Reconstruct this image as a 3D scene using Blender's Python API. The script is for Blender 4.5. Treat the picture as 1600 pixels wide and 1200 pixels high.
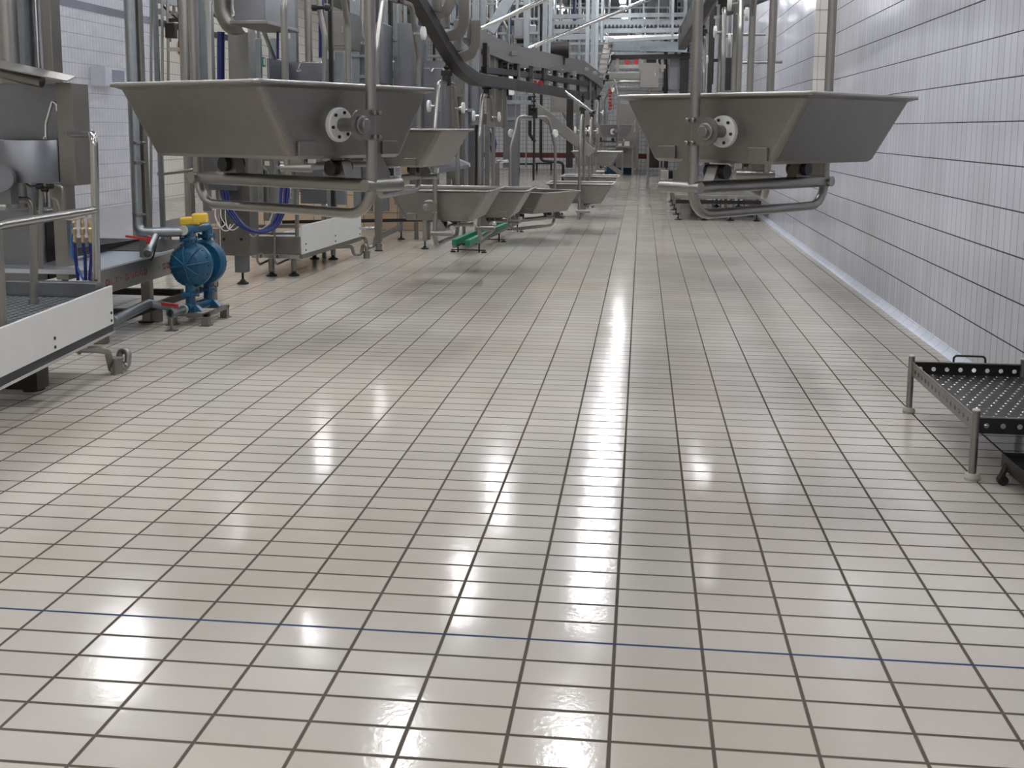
import bpy, math, random
from mathutils import Vector, Matrix
random.seed(7)
S = bpy.context.scene
for o in list(bpy.data.objects): bpy.data.objects.remove(o)
COL = S.collection

# ------------------------------------------------------------------ camera
F_PX, PITCH, ROLL, YAW = 1754.1, 0.14096, 0.00741, -0.11334
CAM = Vector((0.0448, -3.0925, 1.4771))
cy, sy, cp, sp, cr, sr = math.cos(YAW), math.sin(YAW), math.cos(PITCH), math.sin(PITCH), math.cos(ROLL), math.sin(ROLL)
_r = Vector((cy, -sy, 0)); FWD = Vector((sy * cp, cy * cp, -sp)); _u = Vector((sy * sp, cy * sp, cp))
RGT = cr * _r + sr * _u; UPV = cr * _u - sr * _r
cam_d = bpy.data.cameras.new('camera'); cam = bpy.data.objects.new('camera', cam_d); COL.objects.link(cam)
M = Matrix((RGT, UPV, -FWD)).transposed().to_4x4(); M.translation = CAM
cam.matrix_world = M
cam_d.sensor_fit = 'HORIZONTAL'; cam_d.sensor_width = 36; cam_d.lens = 36 * F_PX / 1600
cam_d.shift_y = -150 / 1600; cam_d.clip_end = 200; cam_d.clip_start = 0.05
S.camera = cam

def ray(x, y): return FWD + RGT * ((x - 800) / F_PX) - UPV * ((y - 450) / F_PX)
def AZ(x, y, z=0.0): d = ray(x, y); return CAM + d * ((z - CAM.z) / d.z)
def AY(x, y, Y): d = ray(x, y); return CAM + d * ((Y - CAM.y) / d.y)
def AX(x, y, X): d = ray(x, y); return CAM + d * ((X - CAM.x) / d.x)

# ------------------------------------------------------------------ world, exposure
w = bpy.data.worlds.new('world'); S.world = w; w.use_nodes = True
w.node_tree.nodes['Background'].inputs[0].default_value = (0.55, 0.6, 0.7, 1)
w.node_tree.nodes['Background'].inputs[1].default_value = 0.15
S.view_settings.view_transform = 'Standard'; S.view_settings.look = 'None'
S.view_settings.exposure = 0.48; S.view_settings.gamma = 1.0; S.view_settings.use_curve_mapping = False
LAMP_E = 60.0          # emission of the lamp diffusers

# ------------------------------------------------------------------ materials
def new_mat(name):
    m = bpy.data.materials.new(name); m.use_nodes = True
    nt = m.node_tree; b = nt.nodes['Principled BSDF']
    return m, nt, b
def setc(b, col, rough, metal=0.0, spec=0.5):
    b.inputs['Base Color'].default_value = (*col, 1); b.inputs['Roughness'].default_value = rough
    b.inputs['Metallic'].default_value = metal; b.inputs['Specular IOR Level'].default_value = spec
def nd(nt, t, **k):
    n = nt.nodes.new(t)
    for a, v in k.items(): setattr(n, a, v)
    return n
def mth(nt, op, a, b=None, clamp=False):
    n = nt.nodes.new('ShaderNodeMath'); n.operation = op; n.use_clamp = clamp
    for i, v in enumerate((a, b)):
        if v is None: continue
        if isinstance(v, (int, float)): n.inputs[i].default_value = v
        else: nt.links.new(v, n.inputs[i])
    return n.outputs[0]
def mixc(nt, fac, a, b):
    n = nt.nodes.new('ShaderNodeMix'); n.data_type = 'RGBA'
    for i, v in ((0, fac), (6, a), (7, b)):
        if isinstance(v, (int, float)): n.inputs[i].default_value = v
        elif isinstance(v, tuple): n.inputs[i].default_value = (*v, 1)
        else: nt.links.new(v, n.inputs[i])
    return n.outputs[2]
def noise(nt, vec, scale, detail=3, rough=.5):
    n = nd(nt, 'ShaderNodeTexNoise'); n.inputs['Scale'].default_value = scale
    n.inputs['Detail'].default_value = detail; n.inputs['Roughness'].default_value = rough
    if vec is not None: nt.links.new(vec, n.inputs['Vector'])
    return n.outputs['Fac']
def metal(name, c, rough=.38, var=.25, metallic=1.0, scale=6.0, bump=.0):
    m, nt, b = new_mat(name); setc(b, c, rough, metallic)
    g = nd(nt, 'ShaderNodeNewGeometry')
    f = noise(nt, g.outputs['Position'], scale, 5, .62)
    f2 = noise(nt, g.outputs['Position'], 120, 2)
    k = mth(nt, 'ADD', mth(nt, 'MULTIPLY', f, .75), mth(nt, 'MULTIPLY', f2, .25))
    d = tuple(x * (1 - var) for x in c); l = tuple(min(1, x * (1 + var)) for x in c)
    nt.links.new(mixc(nt, k, d, l), b.inputs['Base Color'])
    nt.links.new(mth(nt, 'ADD', mth(nt, 'MULTIPLY', f, .12), rough - .06), b.inputs['Roughness'])
    bp = nd(nt, 'ShaderNodeBump'); bp.inputs['Strength'].default_value = .08; bp.inputs['Distance'].default_value = .004
    nt.links.new(f2, bp.inputs['Height']); nt.links.new(bp.outputs[0], b.inputs['Normal'])
    return m
def plain(name, c, rough=.5, spec=.5, var=.08, scale=9):
    m, nt, b = new_mat(name); setc(b, c, rough, 0, spec)
    g = nd(nt, 'ShaderNodeNewGeometry'); f = noise(nt, g.outputs['Position'], scale, 4)
    nt.links.new(mixc(nt, f, tuple(x * (1 - var * 2) for x in c), tuple(min(1, x * (1 + var)) for x in c)), b.inputs['Base Color'])
    return m
def tiles(name, ua, va, pu, pv, gu, gv, ou, ov, c, grout, rough, var=.03, blue=False, bumpy=.0, band=None, stain=None):
    """stacked tiles in world metres; ua/va = axes, pu/pv = pitch, gu/gv = joint half widths"""
    m, nt, b = new_mat(name); setc(b, c, rough, 0, .5)
    g = nd(nt, 'ShaderNodeNewGeometry'); sx = nd(nt, 'ShaderNodeSeparateXYZ'); nt.links.new(g.outputs['Position'], sx.inputs[0])
    U = mth(nt, 'DIVIDE', mth(nt, 'SUBTRACT', sx.outputs[ua], ou), pu); V = mth(nt, 'DIVIDE', mth(nt, 'SUBTRACT', sx.outputs[va], ov), pv)
    def dist(T, p): # distance to nearest joint in metres
        fr = mth(nt, 'FRACT', mth(nt, 'ADD', T, .5)); return mth(nt, 'MULTIPLY', mth(nt, 'ABSOLUTE', mth(nt, 'SUBTRACT', fr, .5)), p)
    du, dv = dist(U, pu), dist(V, pv)
    def soft(d, h): return mth(nt, 'SUBTRACT', 1.0, mth(nt, 'DIVIDE', mth(nt, 'SUBTRACT', d, h * .75), h * .5, ), clamp=True)
    mu, mv = soft(du, gu), soft(dv, gv)
    gm = mth(nt, 'MAXIMUM', mu, mv)
    cb = nd(nt, 'ShaderNodeCombineXYZ'); nt.links.new(mth(nt, 'FLOOR', U), cb.inputs[0]); nt.links.new(mth(nt, 'FLOOR', V), cb.inputs[1])
    wn = nd(nt, 'ShaderNodeTexWhiteNoise'); wn.noise_dimensions = '3D'; nt.links.new(cb.outputs[0], wn.inputs['Vector'])
    col = mixc(nt, wn.outputs['Value'], tuple(x * (1 - var) for x in c), tuple(min(1, x * (1 + var)) for x in c))
    big = noise(nt, g.outputs['Position'], .9, 4)
    if stain: col = mixc(nt, mth(nt, 'MULTIPLY', mth(nt, 'SUBTRACT', big, .42), stain[1], clamp=True), col, stain[0])
    gn = noise(nt, g.outputs['Position'], 7, 3)
    gcol = mixc(nt, gn, tuple(x * .7 for x in grout), tuple(x * 1.25 for x in grout))
    if blue:
        near = mth(nt, 'LESS_THAN', mth(nt, 'ABSOLUTE', sx.outputs[va]), .02)
        gcol = mixc(nt, mth(nt, 'MULTIPLY', near, mv), gcol, (.055, .085, .16))
    col = mixc(nt, gm, col, gcol)
    if band:
        z0, z1, bc = band
        inb = mth(nt, 'MULTIPLY', mth(nt, 'GREATER_THAN', sx.outputs[2], z0), mth(nt, 'LESS_THAN', sx.outputs[2], z1))
        col = mixc(nt, inb, col, bc)
    nt.links.new(col, b.inputs['Base Color'])
    # wetness: patches that are almost mirror smooth
    wet = noise(nt, g.outputs['Position'], 1.7, 5, .6)
    rr = mth(nt, 'ADD', mth(nt, 'MULTIPLY', mth(nt, 'SUBTRACT', wet, .5), .12), rough, clamp=True)
    rr = mth(nt, 'MAXIMUM', rr, .06); rr = mth(nt, 'ADD', rr, mth(nt, 'MULTIPLY', gm, .45))
    nt.links.new(rr, b.inputs['Roughness']); nt.links.new(mth(nt, 'MULTIPLY', mth(nt, 'SUBTRACT', 1.0, gm), .5), b.inputs['Specular IOR Level'])
    fine = noise(nt, g.outputs['Position'], 55, 2); tilt = noise(nt, g.outputs['Position'], 5, 1)
    h = mth(nt, 'ADD', mth(nt, 'MULTIPLY', gm, -1.0), mth(nt, 'ADD', mth(nt, 'MULTIPLY', fine, .35 * bumpy), mth(nt, 'MULTIPLY', tilt, 1.4 * bumpy)))
    bp = nd(nt, 'ShaderNodeBump'); bp.inputs['Strength'].default_value = .45; bp.inputs['Distance'].default_value = .0025
    nt.links.new(h, bp.inputs['Height']); nt.links.new(bp.outputs[0], b.inputs['Normal'])
    return m
def emit(name, c, s):
    m, nt, b = new_mat(name); setc(b, c, .5)
    b.inputs['Emission Color'].default_value = (*c, 1); b.inputs['Emission Strength'].default_value = s
    return m
MT = dict(
    floor=tiles('floor tiles', 0, 1, .25, .1319, .0052, .0058, 0, 0, (.62, .575, .51), (.13, .112, .09),   .13, .045, True, .8, stain=((.50, .42, .325), 1.2)),
    wall=tiles('white wall tiles', 1, 2, .1125, .249, .0024, .0042, .03, .045, (.655, .665, .735), (.075, .075, .085), .16, .05, False, .6, stain=((.47, .46, .46), 1.0)),
    wallx=tiles('white wall tiles facing', 0, 2, .1125, .249, .0016, .0038, .03, .045, (.74, .71, .66), (.16, .15, .14), .25, .02),
    wall_left=tiles('cream wall tiles', 1, 2, .1125, .249, .004, .006, .03, .045, (.76, .73, .66), (.33, .32, .30), .3, .02),
    wall_end=tiles('white end wall tiles', 0, 2, .15, .15, .006, .006, .03, .0, (.78, .78, .8), (.25, .25, .26), .3, .02, band=(.42, .60, (.16, .035, .03))),
    tan=tiles('tan partition tiles', 0, 2, .25, .25, .004, .004, .03, .0, (.60, .46, .33), (.16, .12, .09), .35, .05),
    steel=metal('satin stainless steel', (.25, .237, .22), .42, .28),
    steel_tube=metal('stainless tube', (.30, .29, .272), .37, .22),
    steel_bright=metal('bright stainless', (.60, .60, .61), .19, .12),
    steel_dark=metal('dark worn steel', (.05, .046, .044), .45, .35),
    galv=metal('galvanised steel', (.30, .325, .34), .42, .3, scale=14),
    sheet=metal('brushed sheet steel', (.235, .24, .26), .36, .28),
    chrome=metal('chrome', (.8, .8, .8), .12, .05),
    black=plain('black rubber', (.012, .012, .013), .5),
    white=plain('white plastic', (.66, .66, .64), .4, .4, .03),
    blue=metal('blue enamel', (.008, .075, .155), .36, .25, 0.0), rail=metal('bright rail tube', (.46, .45, .43), .20, .12), rim_highlight=metal('highlighted rim steel', (.46, .45, .43), .38, .1), darkshaft=metal('machined steel', (.30, .29, .28), .36, .15), hose=plain('blue hose', (.009, .018, .13), .35),  # the rim's steel is lightened to paint a highlight along pan edges
    cyanhose=plain('pale blue hose', (.05, .16, .45), .35),
    green=plain('green plastic', (.01, .22, .12), .45, .5, .2), red=plain('red paint', (.42, .02, .02), .45),
    yellow=plain('yellow plastic', (.75, .5, .05), .5, .5, .15), orange=plain('orange plastic', (.7, .2, .03), .5),
    brass=metal('brass fitting', (.5, .4, .25), .35), pad=plain('grey plastic foot', (.45, .45, .40), .5),
    deck=metal('pale deck sheet', (.62, .66, .72), .38, .12), faded=plain('faded red lettering', (.20, .045, .04), .6), cable=plain('white cable', (.6, .6, .58), .5),
    ceiling=plain('grey ceiling', (.22, .24, .27), .7), ext_green=plain('green sign', (.01, .2, .08), .5),
    lamp=emit('lamp diffuser', (.965, .975, 1.0), LAMP_E), housing=plain('lamp housing', (.6, .6, .6), .5),
)
# scuffed clear plastic sheet
m, nt, b = new_mat('scuffed clear sheet'); setc(b, (.66, .69, .8), .35)
g = nd(nt, 'ShaderNodeNewGeometry'); f = noise(nt, g.outputs['Position'], 3.0, 6, .7)
tr = nd(nt, 'ShaderNodeBsdfTransparent'); tr.inputs[0].default_value = (.93, .95, 1, 1)
mx = nd(nt, 'ShaderNodeMixShader'); nt.links.new(mth(nt, 'ADD', mth(nt, 'MULTIPLY', f, .30), .04), mx.inputs[0])
nt.links.new(tr.outputs[0], mx.inputs[1]); nt.links.new(b.outputs[0], mx.inputs[2])
nt.links.new(mx.outputs[0], nt.nodes['Material Output'].inputs[0]); MT['sheet_clear'] = m

# ------------------------------------------------------------------ mesh helpers
ORG = {}
class MB:
    def __init__(s): s.v = []; s.f = []; s.sm = []
    def add(s, vs, fs, smooth=False):
        n = len(s.v); s.v += [Vector(p) for p in vs]
        for f in fs: s.f.append([i + n for i in f]); s.sm.append(smooth)
        return s
    def hexa(s, P): # 8 corners: bottom 4 ccw, top 4 ccw
        return s.add(P, [(3, 2, 1, 0), (4, 5, 6, 7), (0, 1, 5, 4), (1, 2, 6, 5), (2, 3, 7, 6), (3, 0, 4, 7)])
    def box(s, a, b):
        x0, y0, z0 = a; x1, y1, z1 = b
        return s.hexa([(x0, y0, z0), (x1, y0, z0), (x1, y1, z0), (x0, y1, z0), (x0, y0, z1), (x1, y0, z1), (x1, y1, z1), (x0, y1, z1)])
    def bar(s, p, q, w, h, up=(0, 0, 1)): # rectangular bar from p to q
        p, q = Vector(p), Vector(q); d = (q - p).normalized(); up = Vector(up)
        if abs(d.dot(up)) > .99: up = Vector((0, 1, 0))
        x = d.cross(up).normalized(); y = x.cross(d).normalized()
        c = [(-1, -1), (1, -1), (1, 1), (-1, 1)]
        A = [p + x * (i * w / 2) + y * (j * h / 2) for i, j in c]; B = [q + x * (i * w / 2) + y * (j * h / 2) for i, j in c]
        return s.hexa(A + B)
    def channel(s, path, w, h, t=.006, up=(0, 0, 1)): # C profile swept with mitres (open side -x)
        prof = [(-w / 2, -h / 2), (w / 2, -h / 2), (w / 2, h / 2), (-w / 2, h / 2), (-w / 2, h / 2 - t), (w / 2 - t, h / 2 - t), (w / 2 - t, -h / 2 + t), (-w / 2, -h / 2 + t)]
        return s.sweep(path, prof, up)
    def sweep(s, path, prof, up=(0, 0, 1), smooth=False, close=True):
        path = [Vector(p) for p in path]; up = Vector(up); rings = []
        for i, p in enumerate(path):
            a = path[max(i - 1, 0)]; c = path[min(i + 1, len(path) - 1)]; d = (c - a).normalized()
            x = d.cross(up).normalized(); y = x.cross(d).normalized()
            rings.append([p + x * u + y * v for u, v in prof])
        n = len(prof); vs = [v for r in rings for v in r]; fs = []
        for i in range(len(path) - 1):
            for k in range(n): fs.append((i * n + k, i * n + (k + 1) % n, (i + 1) * n + (k + 1) % n, (i + 1) * n + k))
        if n > 4: fs += [(7, 6, 1, 0), (5, 2, 1, 6), (3, 2, 5, 4)]; m_ = (len(path) - 1) * n; fs += [(m_ + 0, m_ + 1, m_ + 6, m_ + 7), (m_ + 6, m_ + 1, m_ + 2, m_ + 5), (m_ + 4, m_ + 5, m_ + 2, m_ + 3)]
        else: fs += [tuple(range(n))[::-1], tuple((len(path) - 1) * n + k for k in range(n))]
        return s.add(vs, fs, smooth)
    def tube(s, path, r, n=14, fil=0.0, cap=True, rr=None):
        P = fillet([Vector(p) for p in path], fil) if fil else [Vector(p) for p in path]
        d0 = (P[1] - P[0]).normalized(); nrm = d0.orthogonal().normalized(); vs = []; prev = d0
        for i, p in enumerate(P):
            a = P[max(i - 1, 0)]; c = P[min(i + 1, len(P) - 1)]; d = (c - a).normalized()
            nrm = (prev.rotation_difference(d) @ nrm).normalized(); nrm = (nrm - d * nrm.dot(d)).normalized(); bn = d.cross(nrm); prev = d
            q = rr[i] if rr else r
            if 0 < i < len(P) - 1:
                co = (P[i] - P[i - 1]).normalized().dot(d); q = q / max(.5, co) if not rr else q
            vs += [p + (nrm * math.cos(2 * math.pi * k / n) + bn * math.sin(2 * math.pi * k / n)) * q for k in range(n)]
        fs = [(i * n + k, i * n + (k + 1) % n, (i + 1) * n + (k + 1) % n, (i + 1) * n + k) for i in range(len(P) - 1) for k in range(n)]
        s.add(vs, fs, True)
        if cap: s.add(vs[:n], [tuple(range(n))[::-1]]); s.add(vs[-n:], [tuple(range(n))])
        return s
    def lathe(s, p, axis, prof, n=24, smooth=True): # prof (r, h)
        p = Vector(p); a = Vector(axis).normalized(); x = a.orthogonal().normalized(); y = a.cross(x); vs = []
        for r, h in prof: vs += [p + a * h + (x * math.cos(2 * math.pi * k / n) + y * math.sin(2 * math.pi * k / n)) * r for k in range(n)]
        fs = [(i * n + k, i * n + (k + 1) % n, (i + 1) * n + (k + 1) % n, (i + 1) * n + k) for i in range(len(prof) - 1) for k in range(n)]
        # flat shading on flat rings looks better: split
        for i in range(len(prof) - 1):
            flat = abs(prof[i][1] - prof[i + 1][1]) < 1e-6 or not smooth
            ring = vs[i * n:(i + 2) * n]
            s.add(ring, [(k, (k + 1) % n, n + (k + 1) % n, n + k) for k in range(n)], not flat)
        if prof[0][0] > 1e-5: s.add(vs[:n], [tuple(range(n))[::-1]])
        if prof[-1][0] > 1e-5: s.add(vs[-n:], [tuple(range(n))])
        return s
    def cyl(s, p, q, r, n=20): p, q = Vector(p), Vector(q); return s.lathe(p, q - p, [(r, 0), (r, (q - p).length)], n)
    def prism(s, poly, d): # poly list of 3D points, extruded by d
        n = len(poly); P = [Vector(p) for p in poly]; d = Vector(d)
        return s.add(P + [p + d for p in P], [tuple(range(n))[::-1], tuple(n + k for k in range(n))] + [(k, (k + 1) % n, n + (k + 1) % n, n + k) for k in range(n)])
    def build(s, name, mat, parent=None, bevel=0.0, org=None, seg=2):
        if parent is None:
            lo = Vector([min(v[i] for v in s.v) for i in range(3)]); hi = Vector([max(v[i] for v in s.v) for i in range(3)])
            O = Vector(org) if org is not None else Vector(((lo.x + hi.x) / 2, (lo.y + hi.y) / 2, lo.z))
        else: O = ORG[parent.name]
        me = bpy.data.meshes.new(name); me.from_pydata([v - O for v in s.v], [], s.f); me.polygons.foreach_set('use_smooth', s.sm); me.update()
        import bmesh
        bm = bmesh.new(); bm.from_mesh(me); bmesh.ops.recalc_face_normals(bm, faces=bm.faces); bm.to_mesh(me); bm.free()
        me.materials.append(MT[mat]); o = bpy.data.objects.new(name, me); COL.objects.link(o)
        if parent is None: o.location = O
        else: o.parent = parent
        ORG[o.name] = O
        if bevel:
            md = o.modifiers.new('bevel', 'BEVEL'); md.width = bevel; md.segments = seg; md.limit_method = 'ANGLE'; md.angle_limit = .7
        return o
def fillet(P, r, n=6):
    out = [P[0]]
    for i in range(1, len(P) - 1):
        a, b, c = P[i - 1], P[i], P[i + 1]; u = (a - b); v = (c - b); lu, lv = u.length, v.length
        u.normalize(); v.normalize(); ang = u.angle(v)
        if ang > 3.1: out.append(b); continue
        t = min(r / math.tan(ang / 2), lu * .49, lv * .49); rad = t * math.tan(ang / 2)
        p0, p1 = b + u * t, b + v * t; bis = (u + v).normalized(); cen = b + bis * (rad / math.sin(ang / 2))
        e0, e1 = p0 - cen, p1 - cen; tot = e0.angle(e1)
        for k in range(n + 1):
            s_ = k / n
            q = (e0 * math.sin((1 - s_) * tot) + e1 * math.sin(s_ * tot)) / math.sin(tot)
            out.append(cen + q)
    out.append(P[-1]); return out
def tag(o, label, cat, group=None, kind=None):
    if label: o['label'] = label
    if cat: o['category'] = cat
    if group: o['group'] = group
    if kind: o['kind'] = kind
    return o
def thing(name, loc, label, cat, group=None, rz=0):
    o = bpy.data.objects.new(name, None); COL.objects.link(o); o.location = loc; o.rotation_euler.z = rz
    o.empty_display_size = .1; ORG[o.name] = Vector(loc); return tag(o, label, cat, group)
def copy_tree(o, parent=None):
    c = o.copy(); COL.objects.link(c); c.parent = parent
    for ch in [x for x in bpy.data.objects if x.parent == o]: copy_tree(ch, c)
    return c
def struct(o): o['kind'] = 'structure'; return o

# ------------------------------------------------------------------ room
XR, XL, YB, YE, ZC = 2.13, -9.6, -7.0, 38.6, 5.2
struct(MB().box((XL - .2, YB - .2, -.2), (XR + .4, YE + .2, 0)).build('floor', 'floor'))
struct(MB().box((XR, YB, -.2), (XR + .2, YE, ZC)).build('wall_right', 'wall'))
struct(MB().box((XL - .2, YB, -.2), (XL, YE, ZC)).build('wall_left', 'wall_left'))
struct(MB().box((XL, YE, -.2), (XR + .2, YE + .2, ZC)).build('wall_end', 'wall_end'))
struct(MB().box((XL, YB - .2, -.2), (XR + .2, YB, ZC)).build('wall_back', 'wallx'))
struct(MB().box((XL - .2, YB - .2, ZC), (XR + .4, YE + .2, ZC + .2)).build('ceiling', 'ceiling'))
# boxed-out upper part of the right wall, its narrow end faces the camera
bo = MB().box((XR - .235, 9.75, 1.80), (XR + .05, YE - .05, ZC)).build('wall_boxed_out', 'wall'); struct(bo)
bo.data.materials.append(MT['wallx'])
for p in bo.data.polygons:
    if p.normal.y < -.9: p.material_index = 1
# cove skirting
n = 8; prof = [(0, 0)] + [(.055 - .055 * math.sin(math.pi / 2 * k / n), .06 - .06 * math.cos(math.pi / 2 * k / n)) for k in range(n + 1)]
mb = MB(); poly = [(XR - u, YB, v) for u, v in [(0.0, 0.0), (.055, 0.0), (.04, .012), (.022, .024), (.010, .038), (.004, .050), (0, .052)]]
mb.prism(poly, (0, YE - YB, 0))
MT['cove'] = tiles('glazed cove tiles', 1, 0, .2, 9, .0025, .001, 0, 50, (.72, .76, .86), (.2, .2, .2), .18, .03)
struct(mb.build('baseboard_right', 'cove'))
struct(MB().box((-6.4, 12.95, 0), (-3.05, 13.15, 1.25)).build('wall_partition', 'tan'))

# ------------------------------------------------------------------ ceiling lamps, with added fill rows
proto = None; rows = [(-.55, [-4.5, 3.5, 7.5, 11.7, 13.8, 15.9, 18, 20.1, 23.5, 27.2, 29.1, 31.6]), (-2.3, [-3.5, .5, 3.5, 7.5, 11.5, 15.5, 19.5, 24, 29]), (1.25, [-5.5, 3.0, 7.0, 12.0, 17.0]), (-4.1, [-5.5, 3.5, 10.5]), (-6.0, [-4.5, 0, 4.5, 9, 13.5, 18, 23, 28, 33])]  # rightmost and second-left rows added to soften shadows, first row thickened for light
k = 0
for X, ys in rows:
    for Y in ys:
        if proto is None:
            t = thing('ceiling_light', (0, 0, 4.8), 'x', 'ceiling light', 'ceiling lights')
            MB().box((-.10, -.55, 4.83), (.10, .55, 4.90)).build('housing', 'housing', t, .01)
            MB().box((-.07, -.50, 4.80), (.07, .50, 4.83)).build('diffuser', 'lamp', t, .008)
            for y_ in (-.4, .4): MB().cyl((0, y_, 4.9), (0, y_, 5.2), .008, 8).build('hanger_rod', 'galv', t)
            proto = t; o = t
        else: o = copy_tree(proto)
        o.location = (X, Y, 4.8); k += 1
        o['label'] = 'white strip light hanging from the dark hall ceiling, some added to soften shadows'
        if X == -.55 and Y > 27: o['label'] = {27.2: 'topmost of the three glowing ceiling lights at top centre', 29.1: 'middle one of the three glowing ceiling lights at top centre', 31.6: 'lowest of the three glowing ceiling lights at top centre'}[Y]

# ------------------------------------------------------------------ hanging pans
PL, PW, PLB, PWB, PD, PS, PU = .85, .97, .785, .61, .276, 1.0, .485
def ring(L, W, z, r, n=4):
    P = []
    for cx_, cy_, a0 in ((L / 2 - r, W / 2 - r, 0), (-L / 2 + r, W / 2 - r, 90), (-L / 2 + r, -W / 2 + r, 180), (L / 2 - r, -W / 2 + r, 270)):
        for k in range(n + 1): a = math.radians(a0 + 90 * k / n); P.append(Vector((cx_ + r * math.cos(a), cy_ + r * math.sin(a), z)))
    return P
def trough_mb():
    mb = MB(); lay = [(PLB - .03, PWB - .03, -PD, .03), (PLB, PWB, -PD + .012, .035), (PL - .045, PW - .075, -.022, .03), (PL - .02, PW - .02, -.014, .03), (PL, PW, -.012, .03), (PL, PW, -.006, .03), (PL - .012, PW - .012, 0, .03), (PL - .05, PW - .075, -.004, .03), (PL - .056, PW - .085, -.02, .03), (PLB - .006, PWB - .006, -PD + .016, .03), (PLB - .04, PWB - .04, -PD + .006, .03)]
    R = [ring(*l) for l in lay]; n = len(R[0]); vs = [v for r in R for v in r]
    fs = [(i * n + k, i * n + (k + 1) % n, (i + 1) * n + (k + 1) % n, (i + 1) * n + k) for i in range(len(R) - 1) for k in range(n)]
    fs += [tuple(range(n))[::-1], tuple((len(R) - 1) * n + k for k in range(n))]
    return mb.add(vs, fs, False)
VP_, VV = .0, -.072      # post line and pivot line across the pan
def make_pan():
    t = thing('hanging_pan', (0, 0, 0), 'x', 'pan', 'steel offal pans hanging from the overhead conveyor')
    tr = trough_mb().build('trough', 'steel', t)
    rp_ = ring(PL - .01, PW - .01, -.003, .03); MB().tube(rp_ + rp_[:1], .0065, 8, cap=False).build('rim', 'rim_highlight', tr)  # thin edge tube whose paler colour stands for the rim highlight
    for s in (-1, 1):      # lifting tabs low on the pivot sides
        for v in (-.235, .215):
            x = s * (PLB / 2 + .002)
            mb = MB().box((x - .012, v - .045, -PD + .012), (x + .012, v + .045, -PD + .066)); mb.build('stop_tab', 'steel', t, .003)
    R = .0205; H = PS / 2; top = .95; tw = .33
    path = [(-tw, VP_, top), (-H, VP_, .55), (-H, VP_, -PU), (H, VP_, -PU), (H, VP_, .55), (tw, VP_, top), (-tw, VP_, top)]
    mid = (0, VP_, top)
    mb = MB(); mb.tube([mid] + path[:-1] + [mid], R, 16, .11, cap=False); mb.build('hanger_frame', 'steel_tube', t)
    MB().cyl((-H + .02, VP_, -.375), (H - .02, VP_, -.375), .026, 18).build('cross_tube', 'steel_tube', t)
    for s in (-1, 1):
        x = s * H
        st = MB().tube([(x, VP_ - .04, -.375), (x, VP_ + .16, -.375)], .024, 16).build('stub_tube', 'steel_tube', t)
        y0 = VP_ + .015
        MB().prism([(x - .004, y0, -.36), (x - .004, y0 + .085, -.36), (x - .004, y0 + .085, -.33), (x - .004, y0 + .03, -.255), (x - .004, y0, -.255)], (.008, 0, 0)).build('gusset_plate', 'steel', t)
        gx = s * (H - .19)
        MB().prism([(gx - .06, VP_ - .004, -.355), (gx + .06, VP_ - .004, -.355), (gx + .04, VP_ - .004, -.29), (gx - .03, VP_ - .004, -.29)], (0, .05, 0)).build('bumper_bracket', 'steel', t)
        MB().cyl((gx, VP_ - .03, -.315), (gx, VP_ + .07, -.315), .03, 18).build('rubber_bumper', 'black', t)
        c = MB(); c.sweep([(x - s * .02, VP_ + .13, -.348), (x - s * .02, VP_ + .17, -.348)], [(-.018, 0), (.018, 0), (.018, .04), (-.018, .04)]).build('stop_clip', 'steel_bright', t, .004)
        MB().box((x - s * .02 - .012, VP_ + .128, -.343), (x - s * .02 + .012, VP_ + .132, -.314)).build('rubber_pad', 'black', t)
        # pivot: white flange on the pan, shaft, plate bolted to the post
        fx = s * .394
        fl = MB().lathe((fx, VV, -.15), (s, 0, 0), [(.062, 0), (.064, .003), (.064, .020), (.060, .024)], 32).build('pivot_flange', 'white', t)
        bb = MB()
        for a in range(6):
            an = math.radians(60 * a + 12); bb.lathe((fx + s * .024, VV + .047 * math.cos(an), -.15 + .047 * math.sin(an)), (s, 0, 0), [(.0065, 0), (.0065, .005), (.003, .007)], 8)
        bb.build('bolt', 'steel_dark', fl)
        MB().cyl((fx, VV, -.15), (s * (H - .018), VV, -.15), .025, 20).build('pivot_shaft', 'steel', t)
        pl = [];
        for k in range(13): a = math.radians(90 + 15 * k); pl.append((s * (H + .0) - .004, VV - .0 + .056 * math.cos(a), -.15 + .056 * math.sin(a)))
        pl = [(p[0] + s * .016, p[1], p[2]) for p in pl] + [(s * H + s * .016 - .004, VP_ + .024, -.206), (s * H + s * .016 - .004, VP_ + .024, -.094)]
        pp = MB().prism(pl, (.008, 0, 0)).build('pivot_plate', 'steel', t)
        MB().lathe((s * (H + .02), VV, -.15), (s, 0, 0), [(.034, 0), (.034, .008), (.028, .010), (.028, .016), (.022, .016), (.022, .026), (.019, .029)], 24).build('end_cap', 'darkshaft', pp)
        for zz in (-.105, -.195):
            for vv in (VP_ - .012, VP_ + .016): MB().lathe((s * (H + .02), vv, zz), (s, 0, 0), [(.009, 0), (.009, .012), (.004, .014)], 6, False).build('plate_bolt', 'steel_tube', pp)
        
        # guide roller high on the leg
        lx = s * (H - .24 * (.19 / .40)); q = -s
        ax_ = MB().cyl((lx, VP_, .74), (lx, VP_ + q * .075, .74), .011, 10).build('roller_axle', 'steel_bright', t)
        MB().lathe((lx, VP_ + q * .062, .74), (0, q, 0), [(.03, 0), (.052, .004), (.052, .026), (.03, .030)], 24).build('guide_roller', 'white', t)
    # trolley block and links above the frame
    MB().box((-.05, VP_ - .03, .93), (.05, VP_ + .03, 1.02)).box((-.02, VP_ - .05, 1.02), (.02, VP_ + .05, 1.07)).build('hanger_block', 'steel_dark', t, .006)
    lk = MB(); lk.cyl((0, VP_, 1.06), (0, VP_, 1.26), .012, 10)
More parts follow.
